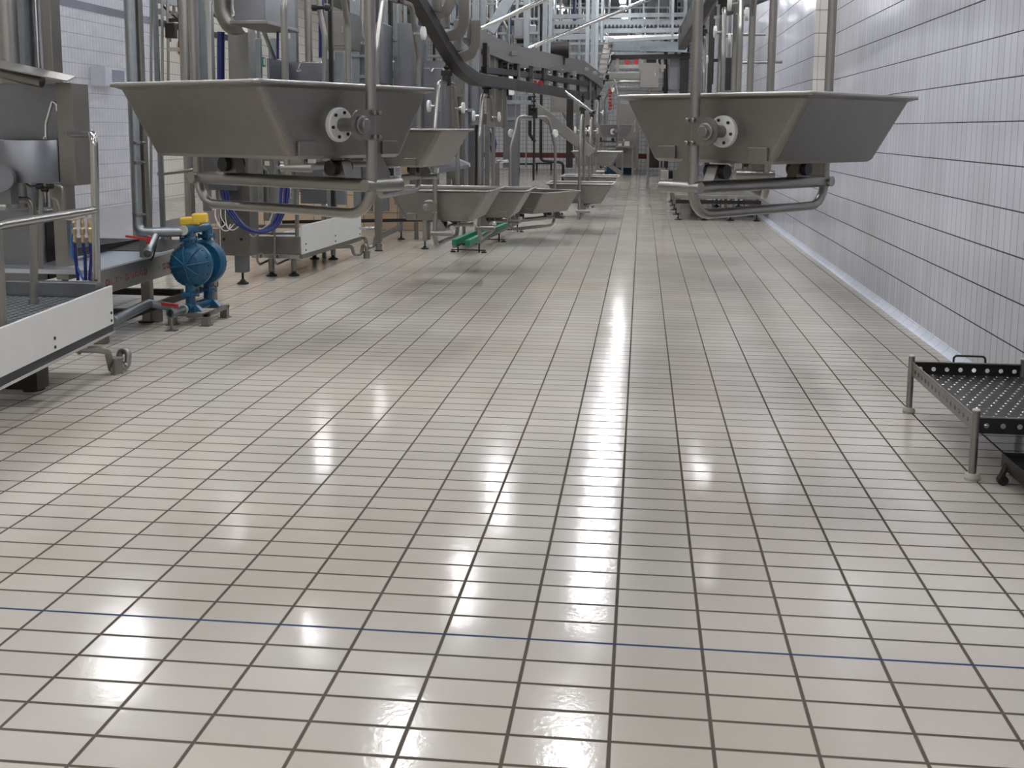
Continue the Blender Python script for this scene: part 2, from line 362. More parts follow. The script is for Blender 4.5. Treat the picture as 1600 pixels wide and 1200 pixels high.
    for zz in (1.10, 1.16, 1.22): lk.lathe((0, VP_, zz - .02), (0, 0, 1), [(.02, 0), (.028, .01), (.028, .02), (.02, .03)], 12)
    lk.build('swivel_link', 'steel_dark', t)
    return t
pan0 = make_pan(); first_pan = [True]
def place_pan(x, y, z, rz, label):
    o = pan0 if first_pan[0] else copy_tree(pan0); first_pan[0] = False
    o.location = (x, y, z); o.rotation_euler.z = rz; o['label'] = label
    return o
def at_d(px, d, z):            # ground point seen in pixel column px at distance d
    r = ray(px, 203); r = Vector((r.x, r.y)); r.normalize()
    f2 = Vector((FWD.x, FWD.y)).normalized(); r = r * (d / r.dot(f2)); return Vector((CAM.x + r.x, CAM.y + r.y, z))
def pan_posts(pn, dn, pf, df, z, left, label):
    a, b = at_d(pn, dn, z), at_d(pf, df, z); c = (a + b) / 2; ang = math.atan2(b.y - a.y, b.x - a.x) + (math.pi if left else 0)
    c = c - Vector((-math.sin(ang), math.cos(ang), 0)) * VP_
    return place_pan(c.x, c.y, z, ang, label)
place_pan(-1.399, 1.300, 1.637, 2.635 + math.pi, 'big grey steel pan hanging nearest on the left side')
place_pan(.571, 1.876, 1.622, .879, 'big grey steel pan hanging nearest the tiled wall on the right')
pan_posts(443, 6.7, 549, 7.75, 1.61, True, 'steel pan hanging hidden right behind the big left pan')
pan_posts(588, 8.1, 655, 9.1, 1.47, True, 'steel pan whose end shows to the right of the big left pan')
pan_posts(678, 9.9, 716, 10.95, .93, True, 'low hanging pan just above the thin legged stand beside the green rails')
pan_posts(748, 11.2, 772, 12.3, .86, True, 'low hanging pan directly above the green rails')
pan_posts(793, 14.3, 872, 15.2, .68, True, 'low pan turned sideways with a wide rounded hanger frame')
pan_posts(906, 15.6, 914, 16.75, .72, True, 'low pan at centre whose hanger frame reaches almost to the floor')
pan_posts(922, 18.4, 927, 19.5, .71, True, 'small low pan rim just behind the pan at centre')
pan_posts(932, 21.3, 936, 22.4, 1.06, True, 'small pan hanging higher above the low pans at centre')
pan_posts(966, 24.4, 928, 25.3, 1.58, True, 'tiny pan at eye level beside the left rim of the big right pan')
pan_posts(1203, 5.85, 1168, 6.95, 1.62, False, 'steel pan hanging right behind the big right pan')
pan_posts(1152, 7.9, 1143, 9.0, 1.62, False, 'second steel pan behind the big right pan, seen by its tall posts')
pan_posts(1127, 10.0, 1121, 11.1, 1.60, False, 'third steel pan behind the big right pan, seen by its tall posts')
pan_posts(1098, 12.9, 1090, 14.0, 1.58, False, 'farthest steel pan of the row behind the big right pan')

# ------------------------------------------------------------------ overhead conveyor
def D(px, py, d):              # point seen at pixel, distance d along the view
    r = ray(px, py); f2 = Vector((FWD.x, FWD.y, 0)).normalized(); return CAM + r * (d / r.dot(f2))
cv = thing('overhead_conveyor', D(850, 100, 14.5), 'dark steel overhead conveyor track dipping from top left and running to the centre', 'conveyor')
low = [D(628, -40, 8.6), D(652, 0, 9.1), D(694, 72, 10.0), D(716, 106, 10.4), D(742, 124, 11.0), D(800, 132, 13.0), D(850, 140, 14.6), D(905, 150, 16.5), D(925, 148, 17.3), D(936, 136, 18.3)]
low = fillet([Vector((-1.40, .3, 2.96)), Vector((-1.36, 3.4, 2.93)), Vector((-1.20, 4.8, 2.86))] + low, 1.2, 4)
MB().sweep(low, [(-.05, -.06), (.05, -.06), (.05, .06), (-.05, .06)]).build('lower_rail', 'steel_dark', cv, .008)
up1 = [p + Vector((.20, .10, .20)) for p in fillet([D(628, -40, 8.6), D(652, 0, 9.1), D(694, 72, 10.0), D(716, 106, 10.4)], .5)]
MB().sweep([p + Vector((.11, 0, .10)) for p in low if p.y > 5.0][:10], [(-.02, -.03), (.02, -.03), (.02, .03), (-.02, .03)]).build('chain_rail', 'steel_dark', cv)
upp = [D(722, 42, 10.9), D(755, 68, 11.8), D(790, 83, 12.7), D(850, 95, 14.6), D(908, 106, 16.5), D(930, 122, 17.4), D(938, 128, 18.2)]
MB().channel(upp, .10, .20, .008).build('side_channel', 'steel', cv)
midr = [D(740, 108, 11.2), D(800, 114, 13.0), D(850, 121, 14.6), D(908, 130, 16.5), D(928, 132, 17.4)]
MB().sweep(midr, [(-.03, -.035), (.03, -.035), (.03, .035), (-.03, .035)]).build('chain_rail', 'steel_dark', cv, .005)
for px, y0, y1, d in [(790, 80, 134, 12.75), (808, 100, 136, 13.2), (829, 104, 139, 13.9), (852, 104, 143, 14.7), (868, 108, 145, 15.2), (886, 112, 148, 15.8), (906, 106, 154, 16.5), (920, 112, 156, 17.0), (930, 118, 150, 17.5)]:
    a, b = D(px, y0, d), D(px, y1, d)
    MB().bar(b, a, .07, .05).bar(a + Vector((-.03, 0, -.02)), a + Vector((.12, .08, -.02)), .05, .05).build('bracket', 'steel', cv, .004)
# C shaped brackets on the sloping piece
for px, py, d in [(676, 20, 9.6), (697, 55, 10.0), (716, 88, 10.4), (660, -12, 9.2)]:
    p = D(px, py, d); q = .19
    MB().sweep([p + Vector((0, 0, -.02)), p + Vector((.12, 0, .02)), p + Vector((.16, 0, .10)), p + Vector((.16, 0, .32))], [(-.045, -.02), (.045, -.02), (.045, .02), (-.045, .02)], up=(0, 1, 0)).build('bracket', 'steel', cv, .004)
# end turn guard
for i in range(6):
    px = 908 + i * 5; p, q_ = D(px, 100 + i * 5, 16.6 + i * .25), D(px, 158 - i * 2, 16.6 + i * .25)
    MB().bar(q_, p, .09, .03).build('guard_plate', 'steel', cv, .003)
# drop posts under the track
for px, y0, y1, d, wd in [(742, 62, 110, 11.2, .11), (758, 72, 150, 11.8, .10), (767, 82, 200, 12.2, .09), (779, 85, 198, 12.6, .09), (788, 90, 200, 12.9, .06)]:
    MB().bar(D(px, y1, d), D(px, y0, d), wd, .06).build('drop_post', 'steel', cv, .006)
MB().bar(D(752, 186, 12.4), D(786, 190, 12.9), .03, .12).build('cross_plate', 'steel', cv)
rm = MB()
for a in (D(836, 130, 14.0), D(845, 130, 14.2)): rm.cyl(a, a + Vector((0, -.03, 0)), .032, 16)
rm.build('red_roller', 'red', cv)
mt_ = MB(); c = D(875, 78, 15.4); mt_.cyl(c - Vector((.12, 0, 0)), c + Vector((.12, 0, 0)), .11, 20).box(c - Vector((.07, .06, .2)), c + Vector((.07, .06, 0))); mt_.build('drive_motor', 'steel_dark', cv, .005)

cv2 = thing('overhead_conveyor', D(1000, 70, 19), 'dark conveyor track crossing the far centre below the lamps', 'conveyor')
MB().channel([D(955, 72, 19.5), D(1000, 72, 19.5), D(1075, 74, 19.2)], .1, .17, .01).build('side_channel', 'galv', cv2)
MB().bar(D(950, 64, 19.2), D(1068, 58, 19.0), .06, .05).build('top_rail', 'galv', cv2)
MB().bar(D(955, 90, 19.6), D(1078, 88, 19.4), .10, .08).build('lower_rail', 'steel_dark', cv2)
MB().sweep([D(938, 128, 18.2), D(945, 92, 18.8), D(952, 62, 19.4)], [(-.07, -.05), (.07, -.05), (.07, .05), (-.07, .05)], up=(0, 1, 0)).build('riser_rail', 'steel_dark', cv2, .01)
rr_ = MB()
for i in range(8): p = D(939 + i * 1.6, 124 - i * 8, 18.0 + i * .12); rr_.bar(p - Vector((.09, 0, 0)), p + Vector((.09, 0, 0)), .03, .02)
rr_.build('rib', 'steel', cv2)
rm = MB()
for px in (980, 993): a = D(px, 97, 19.3); rm.cyl(a, a + Vector((0, -.03, 0)), .045, 16)
rm.build('red_roller', 'red', cv2)
for px in (965, 1000, 1035): MB().bar(D(px, 112, 19.5), D(px, 92, 19.5), .05, .05).build('bracket', 'steel', cv2)

cv3 = thing('overhead_conveyor', D(1080, 20, 12.5), 'dark slotted conveyor track coming down beside the post of the big right pan', 'conveyor')
MB().bar(D(1122, -40, 10.0), D(1066, 62, 14.5), .10, .26).build('slotted_rail', 'steel_dark', cv3, .01)
MB().bar(D(1140, -40, 10.2), D(1090, 48, 13.0), .03, .05).build('lower_rail', 'steel', cv3)
for i in range(5):
    p = D(1112 - i * 9, -22 + i * 17, 10.8 + i * .8); MB().box(p + Vector((-.10, -.03, -.05)), p + Vector((.10, .03, .05))).build('roller_block', 'black', cv3, .01)

# diagonal brace tubes
def single(mb, name, mat, label, cat, group=None, bevel=0, kind=None): o = mb.build(name, mat, None, bevel); return tag(o, label, cat, group, kind)
single(MB().cyl(D(746, 47, 11.5), D(868, -8, 11.5), .022, 12), 'brace_tube', 'steel_bright', 'bright diagonal tube rising from the track, the left one of two', 'tube')
single(MB().cyl(D(826, 76, 14), D(1030, -8, 14), .024, 12), 'brace_tube', 'steel_bright', 'long bright diagonal tube rising to the right towards the lamps', 'tube')
single(MB().cyl(D(850, 118, 15.5), D(925, 175, 15.5), .02, 12), 'brace_tube', 'steel_bright', 'bright thin tube slanting down right below the conveyor track', 'tube')
single(MB().bar(D(836, 168, 17), D(925, 240, 17), .05, .16), 'sloping_beam', 'steel_tube', 'broad grey beam sloping down right above the sideways pan', 'beam', bevel=.01)
single(MB().bar(D(765, 50, 16), D(800, -8, 16), .06, .16), 'sloping_beam', 'galv', 'pale broad strut behind the left bright diagonal tube', 'beam', bevel=.01)

# ------------------------------------------------------------------ right side cart and dolly
def perforated(mb, O, u, v, nu, nv, pit, r, t, stag=True):
    """plate with real holes; O corner, u/v unit vectors"""
    O, u, v = Vector(O), Vector(u), Vector(v); nrm = u.cross(v)
    for j in range(nv):
        off = pit / 2 if (stag and j % 2) else 0
        cells = [(i * pit + off, (i + 1) * pit + off) for i in range(nu - (1 if off else 0))]
        if off:
            for a, b in ((0, off), (nu * pit - off, nu * pit)):
                P = [O + u * a + v * j * pit, O + u * b + v * j * pit, O + u * b + v * (j + 1) * pit, O + u * a + v * (j + 1) * pit]
                mb.add(P, [(0, 1, 2, 3)])
        for a, b in cells:
            c = O + u * ((a + b) / 2) + v * ((j + .5) * pit); h = pit / 2
            sq = [c + u * x * h + v * y * h for x, y in ((1, 0), (1, 1), (0, 1), (-1, 1), (-1, 0), (-1, -1), (0, -1), (1, -1))]
            oc = [c + (u * math.cos(math.radians(45 * k)) + v * math.sin(math.radians(45 * k))) * r for k in range(8)]
            od = [p - nrm * t for p in oc]
            mb.add(sq + oc + od, [(k, (k + 1) % 8, 8 + (k + 1) % 8, 8 + k) for k in range(8)] + [(8 + k, 8 + (k + 1) % 8, 16 + (k + 1) % 8, 16 + k) for k in range(8)])
    return mb
ct = thing('perforated_tray_stand', (1.76, 2.35, 0), 'low dark perforated tray on four round legs with pale feet beside the tiled wall', 'stand')
cx0, cx1, cy0, cy1 = 1.485, 2.05, 1.76, 2.92
perforated(MB(), (cx0 + .02, cy0 + .02, .215), (1, 0, 0), (0, 1, 0), 10, 21, .0535, .0085, .004).build('tray_floor', 'steel_dark', ct)
st_ = MB()
for j in range(21):
    for i in range(10 - j % 2): st_.lathe((cx0 + .02 + (i + .5 + (j % 2) * .5) * .0535, cy0 + .02 + (j + .5) * .0535, .2125), (0, 0, 1), [(.0085, 0), (.0075, .003), (.004, .0055), (.0001, .006)], 8)
o_ = st_.build('bright_hole_dome', 'rail', ct); o_['kind'] = 'stuff'  # bright domes added in each hole so the perforations look lit
perforated(MB(), (cx0 + .012, cy1, .205), (1, 0, 0), (0, 0, 1), 8, 1, .068, .012, -.002, False).build('side_panel', 'steel_dark', ct)
perforated(MB(), (cx0 + .012, cy0, .205), (1, 0, 0), (0, 0, 1), 8, 1, .068, .012, .002, False).build('side_panel', 'steel_dark', ct)
perforated(MB(), (cx0, cy0 + .01, .205), (0, 1, 0), (0, 0, 1), 17, 1, .068, .012, .002, False).build('side_panel', 'steel_tube', ct)
perforated(MB(), (cx1, cy0 + .01, .205), (0, 1, 0), (0, 0, 1), 17, 1, .068, .012, .002, False).build('side_panel', 'steel_dark', ct)
e = MB(); e.tube([(cx0, cy0, .275), (cx1, cy0, .275)], .005, 8).tube([(cx0, cy1, .275), (cx1, cy1, .275)], .005, 8).tube([(cx0, cy0, .275), (cx0, cy1, .275)], .005, 8).tube([(cx1, cy0, .275), (cx1, cy1, .275)], .005, 8)
e.build('top_rim', 'steel', ct)
for x in (cx0, cx1):
    for y in (cy0, cy1):
        lg = MB().cyl((x, y, .012), (x, y, .305), .0165, 18).build('leg', 'steel_tube', ct)
        MB().lathe((x, y, 0), (0, 0, 1), [(.03, 0), (.034, .012), (.028, .028), (.018, .03)], 20).build('foot', 'pad', lg)
        MB().lathe((x, y, .303), (0, 0, 1), [(.0165, 0), (.0165, .006), (.012, .009)], 18).build('leg_cap', 'white', lg)
MB().tube([(1.70, cy1 + .006, .27), (1.70, cy1 + .01, .312), (1.86, cy1 + .01, .312), (1.86, cy1 + .006, .27)], .0055, 8, .018).build('handle', 'steel_dark', ct)
dl = thing('tray_dolly', (1.85, 1.45, 0), 'small low black tray dolly at the right edge, in front of the tray stand', 'dolly')
MB().box((1.61, 1.18, .098), (2.04, 1.76, .104)).build('tray', 'steel_dark', dl)
MB().box((1.603, 1.18, .062), (1.611, 1.765, .125)).box((1.611, 1.757, .062), (2.04, 1.765, .125)).box((2.04, 1.18, .062), (2.048, 1.765, .125)).box((1.603, 1.172, .062), (2.048, 1.18, .125)).build('tray_side', 'steel_dark', dl, .002)
for x, y in ((1.60, 1.70), (2.0, 1.70), (1.60, 1.24), (2.0, 1.24)):
    b_ = MB().bar((x - .022, y - .005, .022), (x + .012, y + .01, .095), .034, .018, up=(1, 0, 0)).build('castor_bracket', 'steel_dark', dl, .004)
    MB().cyl((x - .008, y - .012, .022), (x - .008, y + .014, .022), .022, 18).build('castor_wheel', 'black', b_)
G = 'stud'

# ------------------------------------------------------------------ left: first work platform
pA, pB = Vector((-3.10, 3.24, 0)), Vector((-2.86, 1.0, 0))
pl1 = thing('work_platform', (-3.6, 2.2, 0), 'near left raised work platform with long white side board', 'platform')
dv = (pB - pA).normalized(); nv = Vector((dv.y, -dv.x, 0)); nv = nv if nv.x > 0 else -nv
def slab(mb, a, b, z0, z1, n_, t): return mb.hexa([a + Vector((0, 0, z0)), b + Vector((0, 0, z0)), b + n_ * t + Vector((0, 0, z0)), a + n_ * t + Vector((0, 0, z0)), a + Vector((0, 0, z1)), b + Vector((0, 0, z1)), b + n_ * t + Vector((0, 0, z1)), a + n_ * t + Vector((0, 0, z1))])
sb = slab(MB(), pA, pB, .300, .532, nv, .018).build('side_board', 'white', pl1, .004)
bl = MB()
for t_ in (.04, .86, 1.7):
    for z in (.325, .372):
        q = pA + dv * t_ + nv * .018; bl.lathe((q.x, q.y, z), nv, [(.009, 0), (.009, .004), (.005, .006)], 12)
bl.build('bolt', 'steel_dark', sb)
slab(MB(), pA - nv * .03, pB - nv * .03, .262, .300, nv, .045).build('lower_edge', 'black', pl1)
slab(MB(), pA - nv * .05, pB - nv * .05, .246, .262, nv, .075).build('frame_edge', 'steel_bright', pl1)
perforated(MB(), (-4.35, 1.0, .475), (1, 0, 0), (0, 1, 0), 24, 42, .05, .017, .02, False).build('grating_deck', 'galv', pl1)
MB().box((-4.4, 3.12, .40), (-3.12, 3.2, .56)).box((-4.4, 3.16, .26), (-3.12, 3.22, .40)).build('end_beam', 'sheet', pl1, .005)
MB().box((-4.45, 1.0, .25), (-3.3, 3.1, .30)).build('under_tray', 'steel', pl1)
for x, y in ((-3.33, 2.75), (-3.2, 1.5), (-4.2, 2.75)):
    lg = MB().box((x - .05, y - .05, .07), (x + .05, y + .05, .26)).build('leg', 'steel_dark', pl1, .004)
    MB().lathe((x, y, 0), (0, 0, 1), [(.06, 0), (.06, .012), (.02, .03), (.02, .08)], 18).build('foot', 'black', lg)
g1 = AZ(95, 566, .1); MB().prism([(-3.30, 2.42, .08), (-3.12, 2.42, .08), (-3.12, 2.42, .22), (-3.34, 2.42, .2)], (0, .12, 0)).build('support_bracket', 'steel_dark', pl1)
# drain pipe with trap
d0 = Vector((-3.055, 3.20, 0))
dr = thing('drain_pipe', d0, 'curly steel drain pipe with trap running from the near left platform into a floor cup', 'pipe')
MB().tube([AY(100, 545, 2.96), AY(120, 546, 2.98), AY(150, 546, 3.04), AY(168, 549, 3.10), AY(174, 577, 3.22), AY(186, 576, 3.28), AY(187, 548, 3.30), AY(201, 548, 3.30), AY(199, 572, 3.28), AY(190, 574, 3.24), AY(188, 566, 3.22)], .0205, 14, .035).build('trap_pipe', 'steel_tube', dr)
MB().cyl(AY(121, 546, 2.98), AY(126, 546, 2.99), .03, 16).build('clamp', 'steel', dr)
MB().lathe(d0, (0, 0, 1), [(.04, 0), (.036, .005), (.034, .085), (.042, .088), (.042, .10), (.03, .10)], 20).build('floor_cup', 'steel', dr)

# hand rail
rl = thing('hand_rail', (-3.2, 3.28, .53), 'round steel hand rail at the near left platform with a pipe bending to the basin', 'rail')
a_ = AY(147, 215, 3.28)
MB().tube([AY(110, 209, 3.75), Vector((a_.x - .0, 3.28, AY(147, 209, 3.28).z)), Vector((-3.20, 3.28, .47))], .023, 16, .07).build('post', 'rail', rl)
MB().tube([AY(148, 328, 3.28), AY(0, 352, 2.0), AY(0, 352, 2.0) + Vector((.35, -1.2, -.0))], .024, 16).build('top_rail', 'rail', rl)
MB().cyl((AY(53, 345, 2.85)), AY(53, 478, 2.85), .022, 16).lathe(AY(53, 478, 2.85) + Vector((0, 0, .0)), (0, 0, 1), [(.03, 0), (.03, .04), (.024, .04)], 16).build('post', 'steel_tube', rl)
p = AY(-4, 352, 2.0); MB().cyl(p, Vector((p.x, p.y, .5)), .022, 16).build('post', 'steel_tube', rl)

# wash basin
wb = thing('wash_basin', (-4.0, 4.0, .5), 'round fronted stainless wash basin with high back panel at the left edge', 'sink')
MB().box((-4.9, 4.22, 1.36), (-3.79, 4.25, 1.755)).build('back_panel', 'sheet', wb, .004)
MB().box((-3.80, 4.02, 1.08), (-3.69, 4.25, 1.755)).build('side_column', 'steel', wb, .004)
bw = MB(); cx_, cy_ = -4.10, 4.18; n_ = 28; R_ = .34; ring_ = []
pts = [(cx_ + R_ * math.cos(math.radians(180 + 180 * k / n_)), cy_ + R_ * .9 * math.sin(math.radians(180 + 180 * k / n_))) for k in range(n_ + 1)]
vs = []
for x, y in pts: vs += [(x, y, 1.10), (x, y, 1.375), (x * .98 + cx_ * .02, y * .98 + cy_ * .02, 1.385), (cx_ + (x - cx_) * .9, cy_ + (y - cy_) * .9, 1.375), (cx_ + (x - cx_) * .8, cy_ + (y - cy_) * .8, 1.15)]
fs = []
for i in range(n_): fs += [(i * 5 + k, (i + 1) * 5 + k, (i + 1) * 5 + k + 1, i * 5 + k + 1) for k in range(4)]
bw.add(vs, fs, True); bw.add([(x, y, 1.10) for x, y in pts], [tuple(range(n_ + 1))])
bw.build('bowl', 'sheet', wb)
fp = AY(72, 222, 4.08)
fc = MB().tube([fp, fp + Vector((.005, 0, .12)), fp + Vector((.07, -.02, .27)), fp + Vector((.10, -.03, .26)), fp + Vector((.115, -.03, .215))], .009, 12, .05).build('faucet', 'chrome', wb)
MB().lathe(fp - Vector((0, 0, .01)), (0, 0, 1), [(.025, 0), (.025, .01), (.018, .02), (.02, .03), (.014, .05)], 16).lathe(fp + Vector((.109, -.03, .235)), (.15, 0, -1), [(.013, 0), (.015, .03)], 14).build('faucet_fitting', 'chrome', fc)
mtp = AY(8, 278, 3.8)
MB().cyl(mtp + Vector((-.02, 0, 0)), mtp + Vector((.02, -.1, 0)), .085, 24).box(mtp - Vector((.10, .05, .17)), mtp + Vector((.06, .05, 0))).build('pump_housing', 'sheet', wb, .005)
# supply pipes below the bowl
pi = thing('supply_pipework', AY(60, 300, 4.0), 'thin bent supply pipes and valves below the wash basin', 'pipe')
MB().tube([AY(20, 290, 4.0), AY(22, 312, 4.0), AY(50, 312, 4.0), AY(52, 335, 4.0)], .022, 12, .05).build('waste_pipe', 'steel', pi)
MB().tube([AY(40, 286, 3.95), AY(46, 292, 3.95), AY(98, 290, 3.95), AY(98, 330, 3.95)], .010, 10, .03).build('pipe', 'steel_tube', pi)
MB().tube([AY(64, 290, 3.95), AY(64, 420, 3.95)], .016, 10).build('pipe', 'steel_tube', pi)
MB().tube([AY(80, 290, 3.95), AY(80, 310, 3.95), AY(88, 312, 3.95), AY(94, 330, 3.95)], .008, 10, .02).build('pipe', 'steel_tube', pi)
vv_ = MB()
for x, y in ((62, 292), (78, 291), (70, 296)): p = AY(x, y, 3.93); vv_.cyl(p - Vector((.02, 0, 0)), p + Vector((.02, 0, 0)), .017, 10)
vv_.build('valve', 'steel_dark', pi)
# cabinet and column below the sink
single(MB().box(tuple(AY(0, 440, 4.35) + Vector((-.6, 0, 0))), tuple(AY(52, 330, 4.35) + Vector((0, .4, 0)))), 'equipment_cabinet', 'sheet', 'plain grey sheet metal cabinet standing behind the near left hand rail', 'cabinet', bevel=.006)
single(MB().box(tuple(AY(54, 436, 4.5)), tuple(AY(72, 345, 4.5) + Vector((0, .2, 0)))), 'side_panel', 'steel_dark', 'dark narrow steel panel right of the grey cabinet under the wash basin', 'panel', bevel=.004)
def column(px0, px1, y0, y1, Y, dep, mat, label, rnd=False, name='steel_column', cat='column'):
    a, b = AY(px0, y1, Y), AY(px1, y1, Y); top = min(AY(px0, y0, Y).z, 5.19)
    mb = MB()
    if rnd: mb.cyl(((a.x + b.x) / 2, Y + (b.x - a.x) / 2, a.z), ((a.x + b.x) / 2, Y + (b.x - a.x) / 2, top), (b.x - a.x) / 2, 20)
    else: mb.box((a.x, Y, a.z), (b.x, Y + dep, top))
    return single(mb, name, mat, label, cat, bevel=0 if rnd else .004)
column(4, 34, -260, 345, 4.6, .2, 'steel_tube', 'thick round steel column at the left edge above the wash basin', True)
column(40, 57, -260, 430, 4.9, .12, 'galv', 'flat grey steel column second from the left edge')
column(66, 81, -260, 430, 5.0, .12, 'steel_bright', 'pale round column third from the left edge', True)
column(85, 99, -260, 430, 4.8, .14, 'steel', 'dark square column just right of the pale round one, left edge')
column(88, 108, 285, 437, 4.3, .14, 'steel_tube', 'grey steel box column below the right end of the wash basin')
# canopy plate
c0, c1 = AY(-40, 90, 3.9), AY(118, 120, 3.9)
cp_ = thing('canopy_plate', (c0 + c1) / 2, 'bent dark sheet plate above the wash basin at the left edge', 'plate')
MB().hexa([AY(-60, 96, 3.75), AY(105, 128, 3.75), AY(118, 121, 4.2), AY(-60, 82, 4.2), AY(-60, 94, 3.75), AY(105, 126, 3.75), AY(118, 119, 4.2), AY(-60, 80, 4.2)]).build('plate', 'steel_tube', cp_)
MB().tube([AY(0, 112, 3.95), AY(30, 120, 3.95), AY(66, 128, 3.95)], .04, 14).build('rolled_edge', 'steel', cp_)

# blue hoses hanging on the rail post
hr = thing('hose_rack', AY(128, 345, 3.6), 'small rack of dark blue hoses with brass couplings hanging behind the near left hand rail', 'hose')
MB().tube([AY(98, 340, 3.6), AY(112, 343, 3.6), AY(136, 337, 3.5)], .009, 10).build('supply_pipe', 'steel_bright', hr)
for i, (x0, x1, x2) in enumerate(((117, 118, 122), (130, 133, 134), (141, 143, 140))):
    MB().lathe(AY(x0, 380, 3.6), (0, 0, 1), [(.008, 0), (.014, .01), (.010, .05), (.017, .06), (.017, .09), (.011, .10), (.015, .13), (.008, .16)], 10).build('coupling', 'brass', hr)
    MB().tube([AY(x0, 380, 3.6), AY(x1, 400, 3.6), AY(x2, 438, 3.6)], .011, 10, .1).build('hose', 'hose', hr)
MB().tube([AY(112, 350, 3.6), AY(112, 395, 3.6), AY(124, 425, 3.6), AY(131, 438, 3.6)], .008, 10, .1).build('hose', 'cyanhose', hr)

# ------------------------------------------------------------------ second low frame with red lettering
fr = thing('low_deck_frame', (-4.3, 5.2, 0), 'low pale deck on a steel beam frame with faded red lettering, behind the blue pump', 'platform')
X2 = -3.62
MB().box((X2 - 1.5, 4.12, .47), (X2, 6.2, .50)).build('deck', 'deck', fr)
bm_ = MB().box((X2, 4.0, .335), (X2 + .045, 6.2, .505)).build('side_beam', 'steel_tube', fr, .004)
lt = MB()
random.seed(3)
for seg, n_, y0 in ((0, 9, 4.15), (1, 7, 5.0)):
    for i in range(n_):
        y = y0 + i * .075; h_ = .045
        lt.box((X2 + .0452, y, .39 + random.random() * .02), (X2 + .0466, y + .009, .39 + h_ * (.6 + random.random() * .4)))
        k_ = random.random()
        if random.random() < .25: continue
        if k_ > .3: lt.box((X2 + .0452, y, .39 + h_ - .012), (X2 + .0466, y + .045, .39 + h_))
        if k_ < .7: lt.box((X2 + .0452, y, .39), (X2 + .0466, y + .045, .402))
        if .2 < k_ < .9: lt.box((X2 + .0452, y + .035, .39), (X2 + .0466, y + .047, .39 + h_ * (.5 if k_ > .5 else 1)))
lt.build('red_lettering', 'faded', bm_)
MB().box((X2, 4.0, .10), (X2 + .045, 6.2, .15)).build('lower_beam', 'steel_dark', fr, .004)
for y in (4.5, 5.5): MB().box((X2 - 1.5, y, .12), (X2, y + .06, .17)).build('cross_beam', 'steel_dark', fr)
for y in (4.1, 4.98, 6.1):
    lg = MB().box((X2 - .02, y - .035, .0), (X2 + .06, y + .035, .16)).build('foot', 'steel', fr, .004)
MB().bar(AY(95, 397, 4.4), AY(243, 375, 6.6), .05, .06).build('back_rail', 'steel_dark', fr)
MB().box((X2 - 1.5, 5.3, .50), (X2 - .06, 6.2, .505)).build('dark_deck_sheet', 'steel_dark', fr)  # thin dark sheet over the far part of the deck

# tall duct pipe with elbow, strapped to a square post
po = thing('square_post', AZ(232, 505), 'tall square steel post carrying the grey pipe beside the blue pump', 'column')
pb_ = AZ(232, 503); zt = 4.9
MB().box((pb_.x - .035, pb_.y - .035, 0), (pb_.x + .035, pb_.y + .035, zt)).build('post', 'steel', po, .004)
MB().box((pb_.x - .055, pb_.y - .055, 0), (pb_.x + .055, pb_.y + .055, .012)).build('base_plate', 'steel_dark', po)
dp = thing('air_pipe', AY(218, 350, 4.85), 'wide grey vertical pipe with elbow feeding the top of the blue pump', 'pipe')
YP = 4.86
MB().tube([Vector((AY(216, 300, YP).x, YP, 4.9)), AY(216, 362, YP), AY(240, 363, YP), AY(288, 362, YP + .05)], .036, 18, .09).build('main_pipe', 'galv', dp)
for y in (223, 254, 335): p = AY(216, y, YP); MB().lathe(p, (0, 0, 1), [(.038, -.012), (.042, -.01), (.042, .01), (.038, .012)], 18).cyl(p + Vector((.04, -.02, 0)), p + Vector((.07, -.02, 0)), .008, 8).build('pipe_clamp', 'steel', dp)
v1 = MB().tube([AY(245, 366, YP), AY(232, 392, YP - .12)], .028, 16).lathe(AY(232, 392, YP - .12), (AY(230, 397, YP - .16) - AY(232, 392, YP - .12)), [(.032, 0), (.034, .02), (.034, .045), (.026, .045), (.026, .01)], 18).build('branch_valve', 'galv', dp)
MB().bar(AY(233, 374, YP - .14), AY(196, 369, YP - .18), .012, .018).cyl(AY(231, 380, YP - .14), AY(234, 369, YP - .14), .014, 12).build('valve_handle', 'red', v1, .003)
MB().tube([AY(244, 380, YP), AY(240, 400, YP), AY(232, 412, YP + .02)], .007, 8, .05).build('cable', 'black', dp)

# ------------------------------------------------------------------ blue diaphragm pump
pm = thing('diaphragm_pump', (-3.28, 5.05, 0), 'blue double diaphragm pump with yellow muffler standing on a small steel frame', 'pump')
c1, c2 = AY(296, 414, 4.95), AY(322, 411, 5.25)
ax1 = Vector((.12, .99, 0)).normalized(); c2 = c1 + ax1 * .27
cpt = (c1 + c2) / 2
for s, c in ((-1, c1), (1, c2)):
    d_ = ax1 * s
    ch = MB().lathe(c - d_ * .02, d_, [(.150, -.05), (.170, -.03), (.174, .0), (.165, .02), (.148, .045), (.105, .075), (.053, .088), (.0001, .090)], 36).build('chamber_cover', 'blue', pm)
    rb = MB(); x_ = d_.orthogonal().normalized(); y_ = d_.cross(x_)
    for k in range(8):
        a = math.radians(45 * k + 10); e_ = x_ * math.cos(a) + y_ * math.sin(a)
        rb.tube([c - d_ * .02 + d_ * .094, c - d_ * .02 + d_ * .084 + e_ * .10, c - d_ * .02 + d_ * .05 + e_ * .146, c - d_ * .02 + e_ * .168], .008, 6)
    rb.build('rib', 'blue', ch)
    bo_ = MB()
    for k in range(16):
        a = math.radians(22.5 * k); e_ = x_ * math.cos(a) + y_ * math.sin(a); bo_.lathe(c + e_ * .160 - d_ * .005, d_, [(.006, 0), (.006, .014)], 6, False)
    bo_.build('bolt', 'steel_dark', ch)
